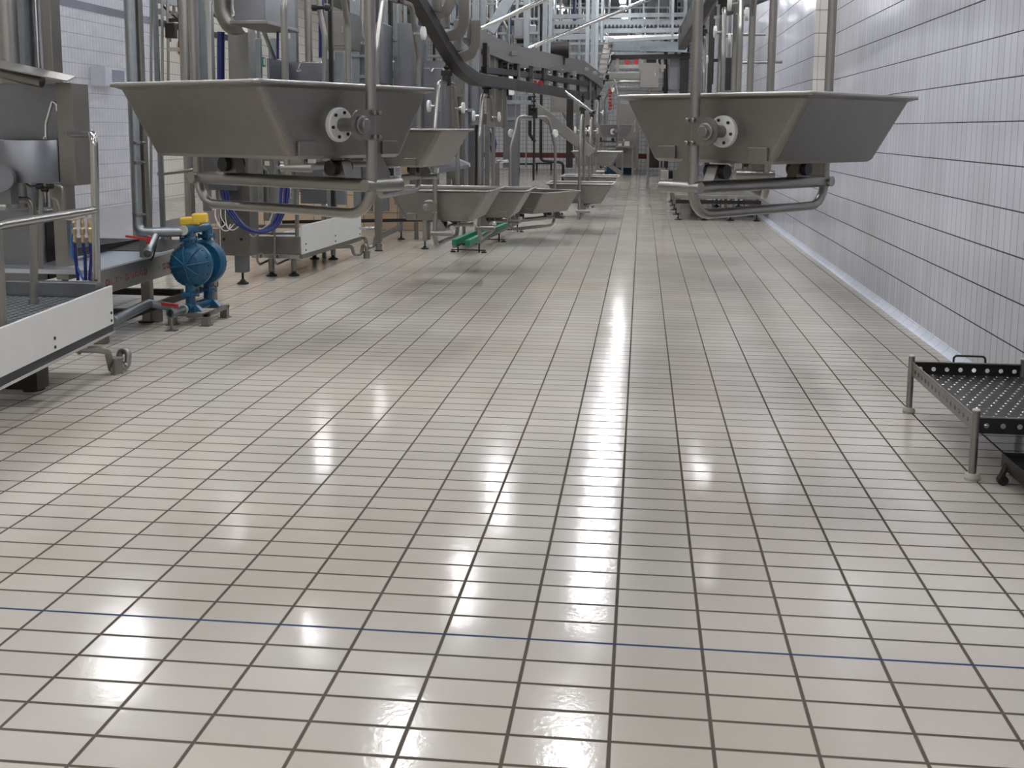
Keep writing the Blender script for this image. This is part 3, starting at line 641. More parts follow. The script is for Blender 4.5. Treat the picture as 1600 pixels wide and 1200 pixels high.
MB().cyl(c1 + ax1 * .05, c2 - ax1 * .05, .10, 24).build('centre_block', 'blue', pm)
topz, botz = AY(300, 358, 5.0).z, AY(300, 470, 5.0).z
for s, c in ((-1, c1), (1, c2)):
    q = c - ax1 * s * .0
    MB().cyl((q.x, q.y, c.z + .11), (q.x, q.y, topz), .034, 18).lathe((q.x, q.y, topz - .085), (0, 0, 1), [(.05, 0), (.056, .006), (.056, .024), (.05, .03)], 18).build('top_elbow', 'blue', pm)
    MB().cyl((q.x, q.y, .10), (q.x, q.y, c.z - .10), .036, 18).lathe((q.x, q.y, c.z - .235), (0, 0, 1), [(.05, 0), (.06, .006), (.06, .024), (.05, .03)], 18).build('bottom_elbow', 'blue', pm)
    for zz in (topz - .07, c.z - .22):
        for k in range(4): a = math.radians(90 * k + 30); MB().cyl((q.x + .058 * math.cos(a), q.y + .058 * math.sin(a), zz - .022), (q.x + .058 * math.cos(a), q.y + .058 * math.sin(a), zz + .022), .008, 8).build('clamp_bolt', 'blue', pm)
tp1, tp2 = Vector((c1.x, c1.y, topz)), Vector((c2.x, c2.y, topz))
MB().tube([tp1 - ax1 * .07, tp2 + ax1 * .03, tp2 + ax1 * .03 - Vector((0, 0, .06))], .034, 18, .04).build('top_manifold', 'blue', pm)
MB().tube([Vector((c1.x, c1.y, .125)) - ax1 * .07, Vector((c2.x, c2.y, .125)) + ax1 * .03], .036, 18).build('bottom_manifold', 'blue', pm)
MB().lathe(tp1 - ax1 * .07, -ax1, [(.036, -.005), (.038, 0), (.036, .006)], 18).build('gasket_ring', 'pad', pm)
mz = topz + .05
ml = MB().bar(Vector((c1.x - .10, c1.y + .10, mz)), Vector((c1.x + .05, c1.y + .12, mz + .012)), .09, .065).bar(Vector((c1.x - .01, c1.y + .11, mz + .025)), Vector((c1.x + .10, c1.y + .13, mz + .03)), .09, .075)
ml.build('muffler', 'yellow', pm, .015, seg=3)
ft = MB()
for c in (c1, c2):
    ft.hexa([Vector((c.x, c.y, .095)) + Vector(v) for v in ((-.10, -.03, 0), (.10, -.03, 0), (.10, .03, 0), (-.10, .03, 0), (-.05, -.02, .05), (.05, -.02, .05), (.05, .02, .05), (-.05, .02, .05))])
ft.build('foot_bracket', 'blue', pm, .005)
fx0, fx1, fy0, fy1 = cpt.x - .16, cpt.x + .16, cpt.y - .24, cpt.y + .20
MB().box((fx0, fy0, .07), (fx1, fy0 + .04, .095)).box((fx0, fy1 - .04, .07), (fx1, fy1, .095)).box((fx0, fy0, .07), (fx0 + .04, fy1, .095)).box((fx1 - .04, fy0, .07), (fx1, fy1, .095)).build('base_frame', 'steel', pm, .003)
for x in (fx0 + .03, fx1 - .03):
    for y in (fy0 + .03, fy1 - .03):
        MB().box((x - .028, y - .028, .006), (x + .028, y + .028, .07)).box((x - .04, y - .045, 0), (x + .04, y + .045, .006)).build('base_leg', 'steel', pm, .003)
# suction pipe at the bottom
sp_ = thing('suction_pipe', AZ(240, 520), 'ribbed grey suction pipe with red valve lying low in front of the pump', 'pipe')
b0 = Vector((c1.x, c1.y, .125)) - ax1 * .08
cor = []; rr_ = []
P0, P1 = AX(176, 500, -3.5), AX(232, 478, -3.5); P0 = AY(176, 502, 4.05); P1 = AY(232, 474, 4.75)
for k in range(41): cor.append(P0.lerp(P1, k / 40)); rr_.append(.033 + (.004 if k % 2 else 0))
MB().tube(cor, .033, 16, rr=rr_).build('ribbed_hose', 'galv', sp_)
MB().tube([P1, b0 + Vector((-.10, .0, .01)), b0], .030, 16, .04).build('pipe', 'galv', sp_)
ve = b0 + Vector((-.0, -.03, 0)); vd = Vector((-.25, -.95, -.05)).normalized()
vb = MB().cyl(b0, b0 + vd * .14, .030, 18).lathe(b0 + vd * .13, vd, [(.034, 0), (.038, .01), (.038, .05), (.028, .05), (.028, .01)], 20).build('valve_body', 'galv', sp_)
MB().lathe(b0 + vd * .02, -vd, [(.038, -.006), (.04, 0), (.038, .006)], 18).build('gasket_ring', 'pad', sp_)
MB().bar(b0 + vd * .1 + Vector((0, 0, .045)), b0 + vd * .1 + Vector((-.13, .02, .05)), .012, .02).cyl(b0 + vd * .1 + Vector((0, 0, .025)), b0 + vd * .1 + Vector((0, 0, .055)), .014, 12).build('valve_handle', 'red', vb, .003)
lgp = AZ(268, 517); MB().cyl(lgp, lgp + Vector((0, 0, .10)), .010, 10).box(lgp - Vector((.04, .03, 0)), lgp + Vector((.04, .03, .005))).build('support_leg', 'steel', sp_)

# ------------------------------------------------------------------ control column with hoses
cc = thing('control_column', AZ(371, 447), 'grey control column on a single black foot right of the blue pump, with looped blue hoses in front', 'column')
fcx = AZ(371, 447); Yc = 7.0
a, b = AY(345, 400, Yc), AY(393, 400, Yc)
MB().box((a.x, Yc, .28), (b.x, Yc + .22, 1.6)).build('column_box', 'steel', cc, .006)
a2, b2 = AY(354, 0, Yc), AY(386, 0, Yc)
MB().box((a2.x, Yc, 1.6), (b2.x, Yc + .2, 4.9)).build('upper_post', 'steel_tube', cc, .006)
MB().box((fcx.x - .055, Yc + .04, .115), (fcx.x + .055, Yc + .15, .28)).build('foot_sleeve', 'sheet', cc, .004)
MB().cyl((fcx.x, Yc + .1, .02), (fcx.x, Yc + .1, .12), .012, 12).lathe((fcx.x, Yc + .1, 0), (0, 0, 1), [(.055, 0), (.055, .012), (.025, .03), (.02, .045)], 18).build('foot', 'black', cc)
p0, p1 = AY(333, 296, Yc - .02), AY(375, 258, Yc - .02)
jb = MB().box((p0.x, Yc - .14, p0.z), (p1.x, Yc, 1.45)).build('junction_box', 'sheet', cc, .006)
bb_ = MB()
for x in (350, 377): bb_.lathe(AY(x, 374, Yc), (0, -1, 0), [(.014, 0), (.014, .008), (.006, .010)], 10)
bb_.build('bolt', 'steel_dark', cc)
MB().box(tuple(AY(349, 352, Yc)), tuple(AY(354, 343, Yc) + Vector((0, -.03, 0)))).build('switch', 'black', cc)
hb = thing('hose_loop', AY(380, 340, 6.9), 'loop of dark blue hoses sagging below the big left pan', 'hose')
for o_, c_ in ((0, 'hose'), (5, 'hose'), (9, 'hose')):
    MB().tube([AY(343 + o_, 235, 6.9), AY(345 + o_, 290, 6.88), AY(352 + o_, 325, 6.86), AY(372 + o_, 352 + o_ * .3, 6.85), AY(398 + o_, 364 + o_ * .2, 6.85), AY(424 + o_, 356, 6.9), AY(438 + o_, 325, 6.95), AY(440 + o_ * 1.3, 285, 7.0)], .014, 10, .25).build('hose', c_, hb)
for x in (438, 446, 454): MB().lathe(AY(x, 310, 7.0), (0, 0, 1), [(.009, 0), (.013, .01), (.010, .05), (.015, .06), (.015, .09), (.009, .12)], 10).build('coupling', 'steel_bright', hb)
wc = thing('cable_bundle', AY(340, 330, 6.85), 'thin white cables hanging in loops beside the blue pump', 'cable')
for x0, x1, yb in ((337, 352, 358), (336, 366, 366), (352, 360, 361), (345, 377, 364)):
    MB().tube([AY(x0, 310, 6.9), AY(x0, 340, 6.88), AY((x0 + x1) / 2, yb, 6.86), AY(x1, 350, 6.88)], .0055, 6, .1).build('cable', 'cable', wc)
MB().tube([AY(427, 330, 6.9), AY(420, 350, 6.9), AY(404, 362, 6.9), AY(396, 371, 6.9), AY(390, 366, 6.9)], .0055, 6, .05).build('cable', 'cable', wc)

# ------------------------------------------------------------------ second white-sided platform
p2 = thing('work_platform', (-3.9, 8.6, 0), 'second work platform with white side board beyond the blue pump', 'platform')
qA, qB = AY(470, 395, 7.6), AY(562, 368, 9.5); qA.z = qB.z = 0
dv2 = (qB - qA).normalized(); nv2 = Vector((dv2.y, -dv2.x, 0))
zb, zt_ = .235, .52
sb2 = slab(MB(), qA, qB, zb, zt_, nv2, .02).build('side_board', 'white', p2, .004)
bl = MB(); L2 = (qB - qA).length
for t_ in (.09, L2 * .52, L2 - .06):
    for z in (.27, .33): q = qA + dv2 * t_ + nv2 * .02; bl.lathe((q.x, q.y, z), nv2, [(.010, 0), (.010, .004), (.006, .006)], 10)
bl.build('bolt', 'steel_dark', sb2)
slab(MB(), qA - nv2 * .03, qB - nv2 * .03, .19, .235, nv2, .05).build('frame_edge', 'steel', p2)
xa = AY(395, 380, 7.6).x
MB().box((xa, 7.58, .24), (qA.x, 7.62, .41)).build('end_panel', 'steel', p2, .004)
MB().box((xa, 7.55, .195), (qA.x, 7.60, .235)).build('end_edge', 'steel_bright', p2, .004)
MB().box((xa, 7.62, .33), (qA.x - .02, 9.4, .36)).build('deck', 'deck', p2)
MB().box((xa, 7.9, .18), (qA.x - .05, 9.3, .24)).build('under_tray', 'steel_dark', p2)
for x, y in ((xa + .15, 7.7), (qA.x - .12, 7.75), (qA.x - .12, 9.2), (xa + .15, 9.2)):
    lg = MB().cyl((x, y, .05), (x, y, .24), .03, 12).build('leg', 'steel', p2)
    MB().lathe((x, y, 0), (0, 0, 1), [(.055, 0), (.055, .012), (.022, .03), (.02, .06)], 14).build('foot', 'black', lg)
for px in (402, 429): MB().tube([AY(px, 250, 7.5), AY(px, 408, 7.5), AY(px + 4, 413, 7.55), AY(px + 24, 404, 7.9)], .011, 10, .05).build('support_rod', 'steel_tube', p2)
for px in (464,): MB().cyl(AY(px, 380, 7.6), AY(px, 290, 7.6), .02, 12).build('rail_post', 'steel_tube', p2)
MB().bar(AY(395, 353, 7.7), AY(462, 353, 7.7), .02, .03).bar(AY(395, 365, 7.65), AY(462, 365, 7.65), .02, .02).build('rear_rail', 'steel_tube', p2)
MB().box(tuple(AY(470, 318, 8.4)), tuple(AY(505, 262, 8.4) + Vector((0, .1, 0)))).build('splash_panel', 'sheet', p2)
for px, py, d0x, d0y, lab in ((573, 404, 524, 386, 'curly drain pipe running from the second platform into a floor cup'), (592, 392, 560, 372, 'short drain pipe with black cap beside the frame table leg')):
    g0 = AZ(px, py); st_ = AY(d0x, d0y, g0.y - .15); dd = thing('drain_pipe', g0, lab, 'pipe')
    e1 = g0 + Vector((-.16, -.05, st_.z))
    MB().tube([st_, e1, g0 + Vector((-.14, -.03, .05)), g0 + Vector((-.06, 0, .05)), g0 + Vector((-.05, .02, st_.z + .01)), g0 + Vector((0, 0, st_.z + .01)), g0 + Vector((0, 0, .07))], .02, 12, .035).build('trap_pipe', 'steel_tube', dd)
    MB().lathe(g0, (0, 0, 1), [(.042, 0), (.038, .005), (.036, .07), (.042, .072), (.042, .09), (.03, .09)], 16).build('floor_cup', 'steel', dd)
# ------------------------------------------------------------------ frame table
ft_ = thing('frame_table', AZ(612, 385), 'steel frame table on screw feet below the right end of the big left pan', 'table')
def screw_leg(par, px, py, ztop, w_=.06, name='leg', mat='steel_tube', off=(0, 0)):
    g_ = AZ(px, py); g_ = g_ + Vector((off[0], off[1], 0))
    l_ = MB().box((g_.x - w_ / 2, g_.y - w_ / 2, .10), (g_.x + w_ / 2, g_.y + w_ / 2, ztop)).build(name, mat, par, .003)
    MB().cyl((g_.x, g_.y, .02), (g_.x, g_.y, .11), .010, 10).lathe((g_.x, g_.y, 0), (0, 0, 1), [(.05, 0), (.05, .010), (.02, .025), (.016, .04)], 14).build('foot', 'black', l_)
    return g_
gA = screw_leg(ft_, 592, 392, .75, .08); gB = screw_leg(ft_, 627, 374, .75, .05)
gC = screw_leg(ft_, 664, 389, .42, .05)
MB().bar(gA + Vector((0, 0, .17)), gB + Vector((0, 0, .17)), .03, .07).bar(gA + Vector((0, 0, .72)), gB + Vector((0, 0, .72)), .05, .05).build('frame_rail', 'steel_tube', ft_)
MB().bar(gA + Vector((-1.2, .0, .33)), gA + Vector((1.0, 0.9, .33)), .03, .04).build('long_rail', 'steel_dark', ft_)
MB().bar(gC + Vector((0, 0, .40)), gB + Vector((0, 0, .72)), .04, .04).build('frame_rail', 'steel_tube', ft_)
cpv = AY(585, 334, 9.0); MB().cyl(AY(562, 357, 9.0), AY(585, 356, 9.0), .014, 10).build('side_pipe', 'steel_bright', ft_)
# ------------------------------------------------------------------ green guide rails
gr = thing('guide_rail_stand', AZ(745, 392), 'pair of green plastic guide rails on low steel feet standing in the floor', 'rail')
e0, e1 = AZ(708, 400), AZ(772, 368); e0 = Vector((e0.x, e0.y, 0)); dg = (e1 - e0).normalized(); sg = Vector((dg.y, -dg.x, 0)); Lg = (e1 - e0).length * 1.35
for k_, s_ in enumerate((0, .17)):
    q0 = e0 + sg * s_ + Vector((0, 0, .155)) + dg * (.0 if k_ else .05)
    MB().bar(q0, q0 + dg * Lg, .055, .07).build('green_rail', 'green', gr, .006)
    MB().bar(q0 - Vector((0, 0, .05)), q0 + dg * Lg - Vector((0, 0, .05)), .045, .03).build('rail_channel', 'steel', gr)
for t_ in (.12, .5, .92):
    c = e0 + dg * (Lg * t_) + sg * .085
    f_ = MB().bar(c - sg * .20 + Vector((0, 0, .03)), c + sg * .22 + Vector((0, 0, .03)), .03, .012)
    f_.cyl(c - sg * .12, c - sg * .12 + Vector((0, 0, .11)), .010, 8).cyl(c + sg * .14, c + sg * .14 + Vector((0, 0, .11)), .010, 8).bar(c - sg * .11 + Vector((0, 0, .10)), c + sg * .11 + Vector((0, 0, .10)), .04, .02)
    f_.lathe(c - sg * .18, (0, 0, 1), [(.035, 0), (.035, .01), (.01, .02)], 10).lathe(c + sg * .20, (0, 0, 1), [(.035, 0), (.035, .01), (.01, .02)], 10)
    f_.build('stand_foot', 'steel_dark', gr)
cb_ = e0 + dg * .5 - sg * .06
single(MB().box(tuple(cb_ + Vector((-.05, -.04, .19))), tuple(cb_ + Vector((.05, .04, .34)))), 'canister', 'white', 'small white plastic box sitting on the near end of the green rails', 'box', bevel=.015)

# ------------------------------------------------------------------ clear sheets and far left
def sheet(px0, px1, Y, z0, z1, label):
    a, b = AY(px0, 300, Y), AY(px1, 300, Y)
    t = thing('clear_screen', ((a.x + b.x) / 2, Y, z0), label, 'screen')
    MB().box((a.x, Y, z0), (b.x, Y + .006, z1)).build('clear_sheet', 'sheet_clear', t)
    return t, a, b
t, a, b = sheet(98, 206, 6.9, .05, 3.2, 'large scuffed clear plastic screen behind the near hand rail')
MB().box((a.x - .04, 6.88, 0), (a.x, 6.93, 4.9)).build('frame_post', 'steel_dark', t)
t, a, b = sheet(226, 249, 6.2, .5, 3.6, 'narrow clear plastic screen with rounded top right of the wide grey pipe')
MB().box((a.x - .02, 6.19, .3), (a.x + .01, 6.23, 4.9)).box((b.x - .0, 6.19, .3), (b.x + .035, 6.23, 4.9)).build('frame_post', 'galv', t)
MB().cyl(AY(236, 395, 6.1), AY(236, -150, 6.1), .012, 10).build('rod', 'steel_tube', t)

def cols(lst):
    for a in lst: column(*a)
cols([
 (205, 221, -150, 372, 6.6, .1, 'steel_tube', 'round grey pillar directly behind the wide grey pipe', True),
 (289, 304, -120, 402, 9.5, .1, 'steel_tube', 'round grey pillar behind the left part of the big left pan', True),
 (317, 330, -120, 330, 9.8, .14, 'galv', 'flat galvanised post left of the control column'),
 (331, 338, -120, 330, 9.6, .1, 'steel_bright', 'thin bright post left of the control column'),
 (476, 487, -120, 128, 10.2, .1, 'steel', 'thick round grey pipe standing behind the shower basin', True),
 (455, 464, -120, 128, 10.6, .1, 'galv', 'pale flat post left of the thick pipe behind the shower basin'),
 (517, 523, -120, 330, 8.6, .06, 'steel_dark', 'dark thin post right of the bent tube behind the big left pan'),
 (526, 540, 80, 320, 9.2, .06, 'galv', 'short bright post behind the big left pan'),
 (720, 734, -120, 50, 14, .12, 'galv', 'galvanised post above the dip of the conveyor, left one'),
 (750, 758, -120, 62, 14.5, .12, 'galv', 'galvanised post above the dip of the conveyor, second one'),
 (818, 826, -120, 78, 15.5, .12, 'galv', 'galvanised post crossing the left bright diagonal tube'),
 (856, 862, -120, 84, 17, .12, 'galv', 'galvanised post left of the conveyor motor'),
 (914, 920, -120, 100, 21, .12, 'galv', 'first galvanised post of the rack above the conveyor end'),
 (929, 934, -120, 110, 21.5, .12, 'galv', 'second galvanised post of the rack above the conveyor end'),
 (938, 942, -120, 66, 21.8, .12, 'galv', 'third galvanised post of the rack above the conveyor end'),
 (981, 985, -100, 60, 24, .12, 'galv', 'thin rack post just right of the three ceiling lights'),
 (1045, 1049, -100, 56, 25, .12, 'galv', 'thin rack post at the right end of the far rack'),
 (700, 712, 125, 280, 12.0, .1, 'steel', 'grey upright below the dip of the conveyor'),
 (742, 750, 195, 300, 13.5, .1, 'steel_dark', 'dark upright below the drop posts of the conveyor'),
 (757, 764, 195, 302, 13.8, .1, 'steel', 'grey upright right of the dark one below the drop posts'),
 (770, 777, 255, 296, 14.2, .1, 'steel', 'short leg with crossbar left of the sideways pan'),
 (799, 810, 208, 292, 15.5, .12, 'sheet', 'pale sheet metal box column behind the sideways pan hanger'),
 (884, 894, 140, 262, 22, .2, 'steel_dark', 'dark tapering column right of the white tiled opening'),
 (832, 835, 170, 282, 17.5, .05, 'steel_dark', 'thin dark rod standing inside the sideways pan hanger'),
])
# bent vertical tubes behind the big pan
single(MB().tube([AY(497, -20, 8.4), AY(500, 20, 8.4), AY(507, 55, 8.4), AY(508, 260, 8.4)], .028, 14, .2), 'bent_tube', 'steel_tube', 'bent grey tube rising behind the big left pan, left of its near post', 'tube')
rb_ = [o_ for o_ in bpy.data.objects if o_.name.startswith('bent_tube')][0]
MB().cyl(AY(488, 12, 8.3), AY(517, 12, 8.3), .018, 10).build('rod', 'steel_dark', rb_)
for x in (492, 512): MB().cyl(AY(x - 4, 12, 8.3), AY(x + 3, 12, 8.3), .035, 14).build('clamp', 'black', rb_)

def boxpx(name, px0, y0, px1, y1, Y, dep, mat, label, cat, bevel=.006):
    a, b = AY(px0, y1, Y), AY(px1, y0, Y); top = min(b.z, 5.15); t = thing(name, ((a.x + b.x) / 2, Y + dep / 2, a.z), label, cat)
    h = MB().box((a.x, Y, a.z), (b.x, Y + dep, top)).build('housing', mat, t, bevel)
    w_, h_ = b.x - a.x, top - a.z
    if w_ > .2: MB().box((a.x + w_ * .1, Y - .012, a.z + h_ * .08), (b.x - w_ * .1, Y, top - h_ * .08)).build('front_panel', mat, t, .004)
    if w_ > .25: MB().box((a.x + w_ * .78, Y - .035, a.z + h_ * .45), (a.x + w_ * .82, Y - .012, a.z + h_ * .6)).build('handle', 'steel_bright', t)
    for x in (a.x + .04, b.x - .04):
        if top > 1.9 and a.z > .6: MB().box((x - .02, Y + dep / 2 - .02, top), (x + .02, Y + dep / 2 + .02, 5.2)).build('hanger_bar', 'galv', t)
        elif a.z > .03: MB().box((x - .025, Y + dep / 2 - .025, 0), (x + .025, Y + dep / 2 + .025, a.z)).build('leg', 'steel', t)
    return t
# overhead box above the control column
ob = thing('overhead_box', AY(385, 30, 6.6), 'grey sheet metal box hanging above the big left pan at the top', 'box')
a, b = AY(366, 32, 5.9), AY(412, -60, 5.9)
MB().box((a.x, 5.9, a.z), (b.x, 6.7, 3.3)).build('housing', 'sheet', ob, .008)
for x_ in (a.x + .05, b.x - .05): MB().box((x_ - .02, 6.28, 3.3), (x_ + .02, 6.32, 5.2)).build('hanger_bar', 'galv', ob)
MB().box((a.x - .03, 5.87, a.z - .03), (b.x + .03, 6.73, a.z)).build('bottom_flange', 'steel', ob, .004)
MB().tube([AY(348, -45, 6.6), AY(350, 20, 6.6), AY(362, 42, 6.6), AY(380, 36, 6.6)], .085, 18, .2).build('elbow_duct', 'steel', ob)
MB().cyl(AY(421, 42, 6.5), AY(421, 34, 6.5), .03, 12).build('knob', 'black', ob)
# shower basin
sh = thing('shower_basin', AY(460, 125, 9.2), 'grey open box basin with a small chrome shower head behind the big left pan', 'basin')
a, b = AY(420, 235, 9.2), AY(508, 91, 9.2)
MB().box((a.x, 9.9, a.z), (b.x, 9.93, b.z)).box((a.x, 9.2, a.z), (a.x + .03, 9.93, b.z)).box((b.x - .03, 9.2, a.z), (b.x, 9.93, b.z)).box((a.x, 9.2, a.z), (b.x, 9.93, a.z + .03)).build('basin_box', 'sheet', sh)
MB().tube([AY(506, 98, 9.15), AY(470, 97, 9.15), AY(467, 106, 9.15)], .009, 10, .03).lathe(AY(467, 112, 9.15), (0, 0, 1), [(.028, 0), (.028, .008), (.012, .035), (.010, .05)], 16).build('shower_head', 'chrome', sh)
single(MB().tube([AY(434, 30, 6.6) , AY(434, 92, 6.6)], .012, 8), 'hanging_hose', 'hose', 'blue hose hanging from the overhead box', 'hose')
single(MB().tube([AY(345, 50, 7.1), AY(345, 128, 7.1)], .035, 12), 'hanging_hose', 'hose', 'thick blue hose between the posts left of the control column', 'hose')
single(MB().tube([AY(502, -40, 8.9), AY(502, 90, 8.9)], .03, 12), 'hanging_hose', 'hose', 'short blue hose hanging above the shower basin', 'hose')
single(MB().cyl(AY(408, 38, 9.0), AY(429, 92, 9.4), .025, 12), 'brace_tube', 'galv', 'slanting pale tube left above the shower basin', 'tube')
# machines behind
for a in [
 ('machine_housing', 500, 18, 545, 76, 11.0, .6, 'steel', 'grey housing block behind the bent tubes above the left pan', 'machine'),
 ('machine_housing', 584, 35, 598, 130, 10.4, .5, 'sheet', 'narrow grey housing left of the pan hanger frame', 'machine'),
 ('machine_housing', 622, 36, 648, 215, 11.0, .6, 'sheet', 'tall plain grey housing behind the pan hanger frame', 'machine'),
 ('machine_housing', 653, 95, 697, 240, 11.6, .7, 'sheet', 'grey housing with white label strip right of the hanger frame', 'machine'),
 ('machine_housing', 702, 120, 727, 165, 15.5, .5, 'steel', 'small grey housing under the conveyor dip', 'machine'),
 ('machine_housing', 722, 195, 744, 262, 15.0, .5, 'sheet', 'grey housing with round port beside the low pan hanger', 'machine'),
 ('machine_housing', 803, 28, 821, 60, 18.0, .4, 'sheet', 'grey box between galvanised posts above the conveyor', 'machine'),
 ('machine_housing', 860, 130, 905, 175, 24.0, .5, 'steel', 'grey housing seen through the conveyor track', 'machine'),
 ('machine_housing', 1000, 98, 1030, 137, 23, .5, 'steel', 'grey housing above the left rim of the big right pan', 'machine'),
 ('machine_housing', 1045, 88, 1074, 140, 17, .5, 'sheet', 'grey ribbed housing left of the near post of the right pan', 'machine'),
 ('stair_block', 640, 262, 668, 300, 11.4, .5, 'sheet', 'grey box under the right end of the left pans', 'box'),
]:
    bx_ = boxpx(*a)
    if a[1] == 653: hb_ = bx_
lb = MB().box(tuple(AY(653, 112, 11.59)), tuple(AY(694, 106, 11.59) + Vector((0, .01, 0)))); lb.build('white_strip', 'white', hb_)
cx__ = AY(674, 109, 11.5); MB().lathe(cx__, (0, -1, 0), [(.03, 0), (.03, .02), (.012, .03), (.012, .05)], 12).build('round_handle', 'chrome', hb_)
tk = thing('round_tank', AY(640, 250, 12.5), 'big grey round tank with bright rim lines behind the left pans', 'tank')
a = AY(640, 260, 14.4); MB().lathe((a.x, 14.4, .9), (0, 0, 1), [(.62, 0), (.62, .55), (.64, .56), (.64, .60), (.62, .61), (.62, .95), (.50, 1.1), (.2, 1.15)], 32).build('tank_body', 'sheet', tk)
for a_ in (40, 160, 280): q = Vector((a.x + .5 * math.cos(math.radians(a_)), 14.4 + .5 * math.sin(math.radians(a_)), 0)); MB().cyl(q, q + Vector((0, 0, .95)), .03, 10).build('leg', 'steel', tk)
tk2 = thing('round_tank', AY(740, 160, 16), 'slim grey cylinder standing behind the conveyor dip', 'tank')
a = AY(738, 280, 16); MB().lathe((a.x, 16, .0), (0, 0, 1), [(.20, 0), (.20, 2.2), (.22, 2.22), (.22, 2.3), (.18, 2.32)], 24).build('tank_body', 'sheet', tk2)
# white chute and canister
single(MB().hexa([AY(640, 280, 10.6), AY(735, 262, 10.6), AY(735, 255, 11.2), AY(660, 250, 11.2), AY(640, 272, 10.6), AY(732, 257, 10.6), AY(698, 240, 11.2), AY(664, 236, 11.2)]), 'sloping_chute', 'sheet', 'pale sloping metal chute right of the stepped grey box', 'chute', bevel=.004)
wp = thing('white_canister', AY(795, 150, 16), 'white bottle shaped canister hanging under the conveyor', 'canister')
MB().lathe(AY(795, 150, 16), (0, 0, 1), [(.03, 0), (.09, .02), (.09, .28), (.05, .34), (.03, .36)], 18).build('body', 'white', wp)
MB().lathe(AY(795, 156, 16), (0, 0, 1), [(.06, 0), (.06, .07)], 16).build('lower_cap', 'black', wp)
MB().cyl(AY(795, 125, 16), Vector((AY(795, 125, 16).x, 16, 5.2)), .02, 8).build('hanger_rod', 'galv', wp)
# white disc rollers and blue hose coil in the middle
ch_ = thing('hose_coil', AY(769, 230, 14.6), 'blue hose coil with white cable hanging between the uprights', 'hose')
for dx in (0, 4, 8): MB().tube([AY(767 + dx * .3, 198, 14.6), AY(765 + dx, 225, 14.6), AY(771, 248, 14.6), AY(775, 225, 14.6), AY(770, 200, 14.6)], .014, 8, .1).build('hose', 'hose', ch_)
MB().cyl(AY(769, 203, 14.6), AY(769, 120, 14.6), .012, 8).build('hook_rod', 'galv', ch_)
MB().tube([AY(766, 200, 14.55), AY(772, 222, 14.55), AY(774, 245, 14.55), AY(768, 226, 14.55)], .008, 6, .05).build('cable', 'cable', ch_)
single(MB().cyl(AY(777, 252, 14.5), AY(799, 251, 14.5), .03, 12), 'cross_bar', 'steel_bright', 'bright short bar left of the pale box column', 'bar')
MB().cyl(AY(778, 252, 14.5), Vector((AY(778, 252, 14.5).x, 14.5, 0)), .025, 10).build('support_post', 'steel', bpy.data.objects['cross_bar'])
bt = thing('bent_drain_tube', AZ(845, 268), 'thin dark tube coming down and bending along the floor in the white tiled opening', 'tube')
MB().tube([Vector((AY(845, 170, 24).x, 24, 5.2)), AY(845, 251, 24), AY(880, 254, 24), Vector((AY(880, 262, 24).x, 24, .0))], .035, 10, .1).build('tube', 'steel_dark', bt)
st = thing('step_stool', AZ(850, 266), 'tiny dark step stool on the far floor', 'stool')
g_ = AZ(850, 266); MB().box((g_.x - .3, g_.y - .2, .22), (g_.x + .3, g_.y + .2, .27)).build('seat', 'steel_dark', st)
for x in (-.26, .26):
    for y in (-.16, .16): MB().box((g_.x + x - .02, g_.y + y - .02, 0), (g_.x + x + .02, g_.y + y + .02, .22)).build('leg', 'steel_dark', st)
single(MB().tube([AZ(811, 270), AZ(811, 270) + Vector((0, 0, .3)), AZ(833, 270) + Vector((0, 0, .3)), AZ(833, 272)], .03, 8, .05), 'floor_bracket', 'black', 'low black bent rod on the floor behind the sideways pan', 'rod')
# far racks: horizontals
for i, (x0, y0, x1, y1, Y, w_, m_, lab) in enumerate([
 (862, 26, 1068, 23, 24, .10, 'galv', 'top'), (862, 38, 1070, 36, 23.5, .14, 'galv', 'second'), (866, 49, 1072, 47, 23, .10, 'galv', 'third'), (872, 58, 945, 57, 22.5, .12, 'galv', 'fourth'),
 (935, 60, 1070, 56, 22, .08, 'steel_bright', 'fifth'), (948, 104, 1040, 104, 24, .09, 'steel_tube', 'sixth'), (948, 118, 1035, 118, 26, .16, 'steel', 'seventh'), (946, 113, 1000, 113, 25, .04, 'steel_bright', 'eighth')]):
    single(MB().bar(AY(x0, y0, Y), AY(x1, y1, Y), .06, w_), 'rack_beam', m_, {'top': 'uppermost', 'second': 'second from top', 'third': 'third from top', 'fourth': 'fourth from top and shortest', 'fifth': 'bright thin, fifth from top', 'sixth': 'sixth from top, below the track with red rollers', 'seventh': 'lowest broad', 'eighth': 'thin bright, just above the lowest'}[lab] + ' horizontal beam of the far steel rack', 'beam')
tb = MB()
for px in range(868, 1065, 6): p = AY(px, 42, 23.4); tb.box((p.x - .02, p.y, p.z - .05), (p.x + .02, p.y + .04, p.z + .05))
tag(tb.build('hook_row', 'steel_dark'), 'row of small dark hooks between the upper beams of the far rack', 'hooks', kind='stuff')
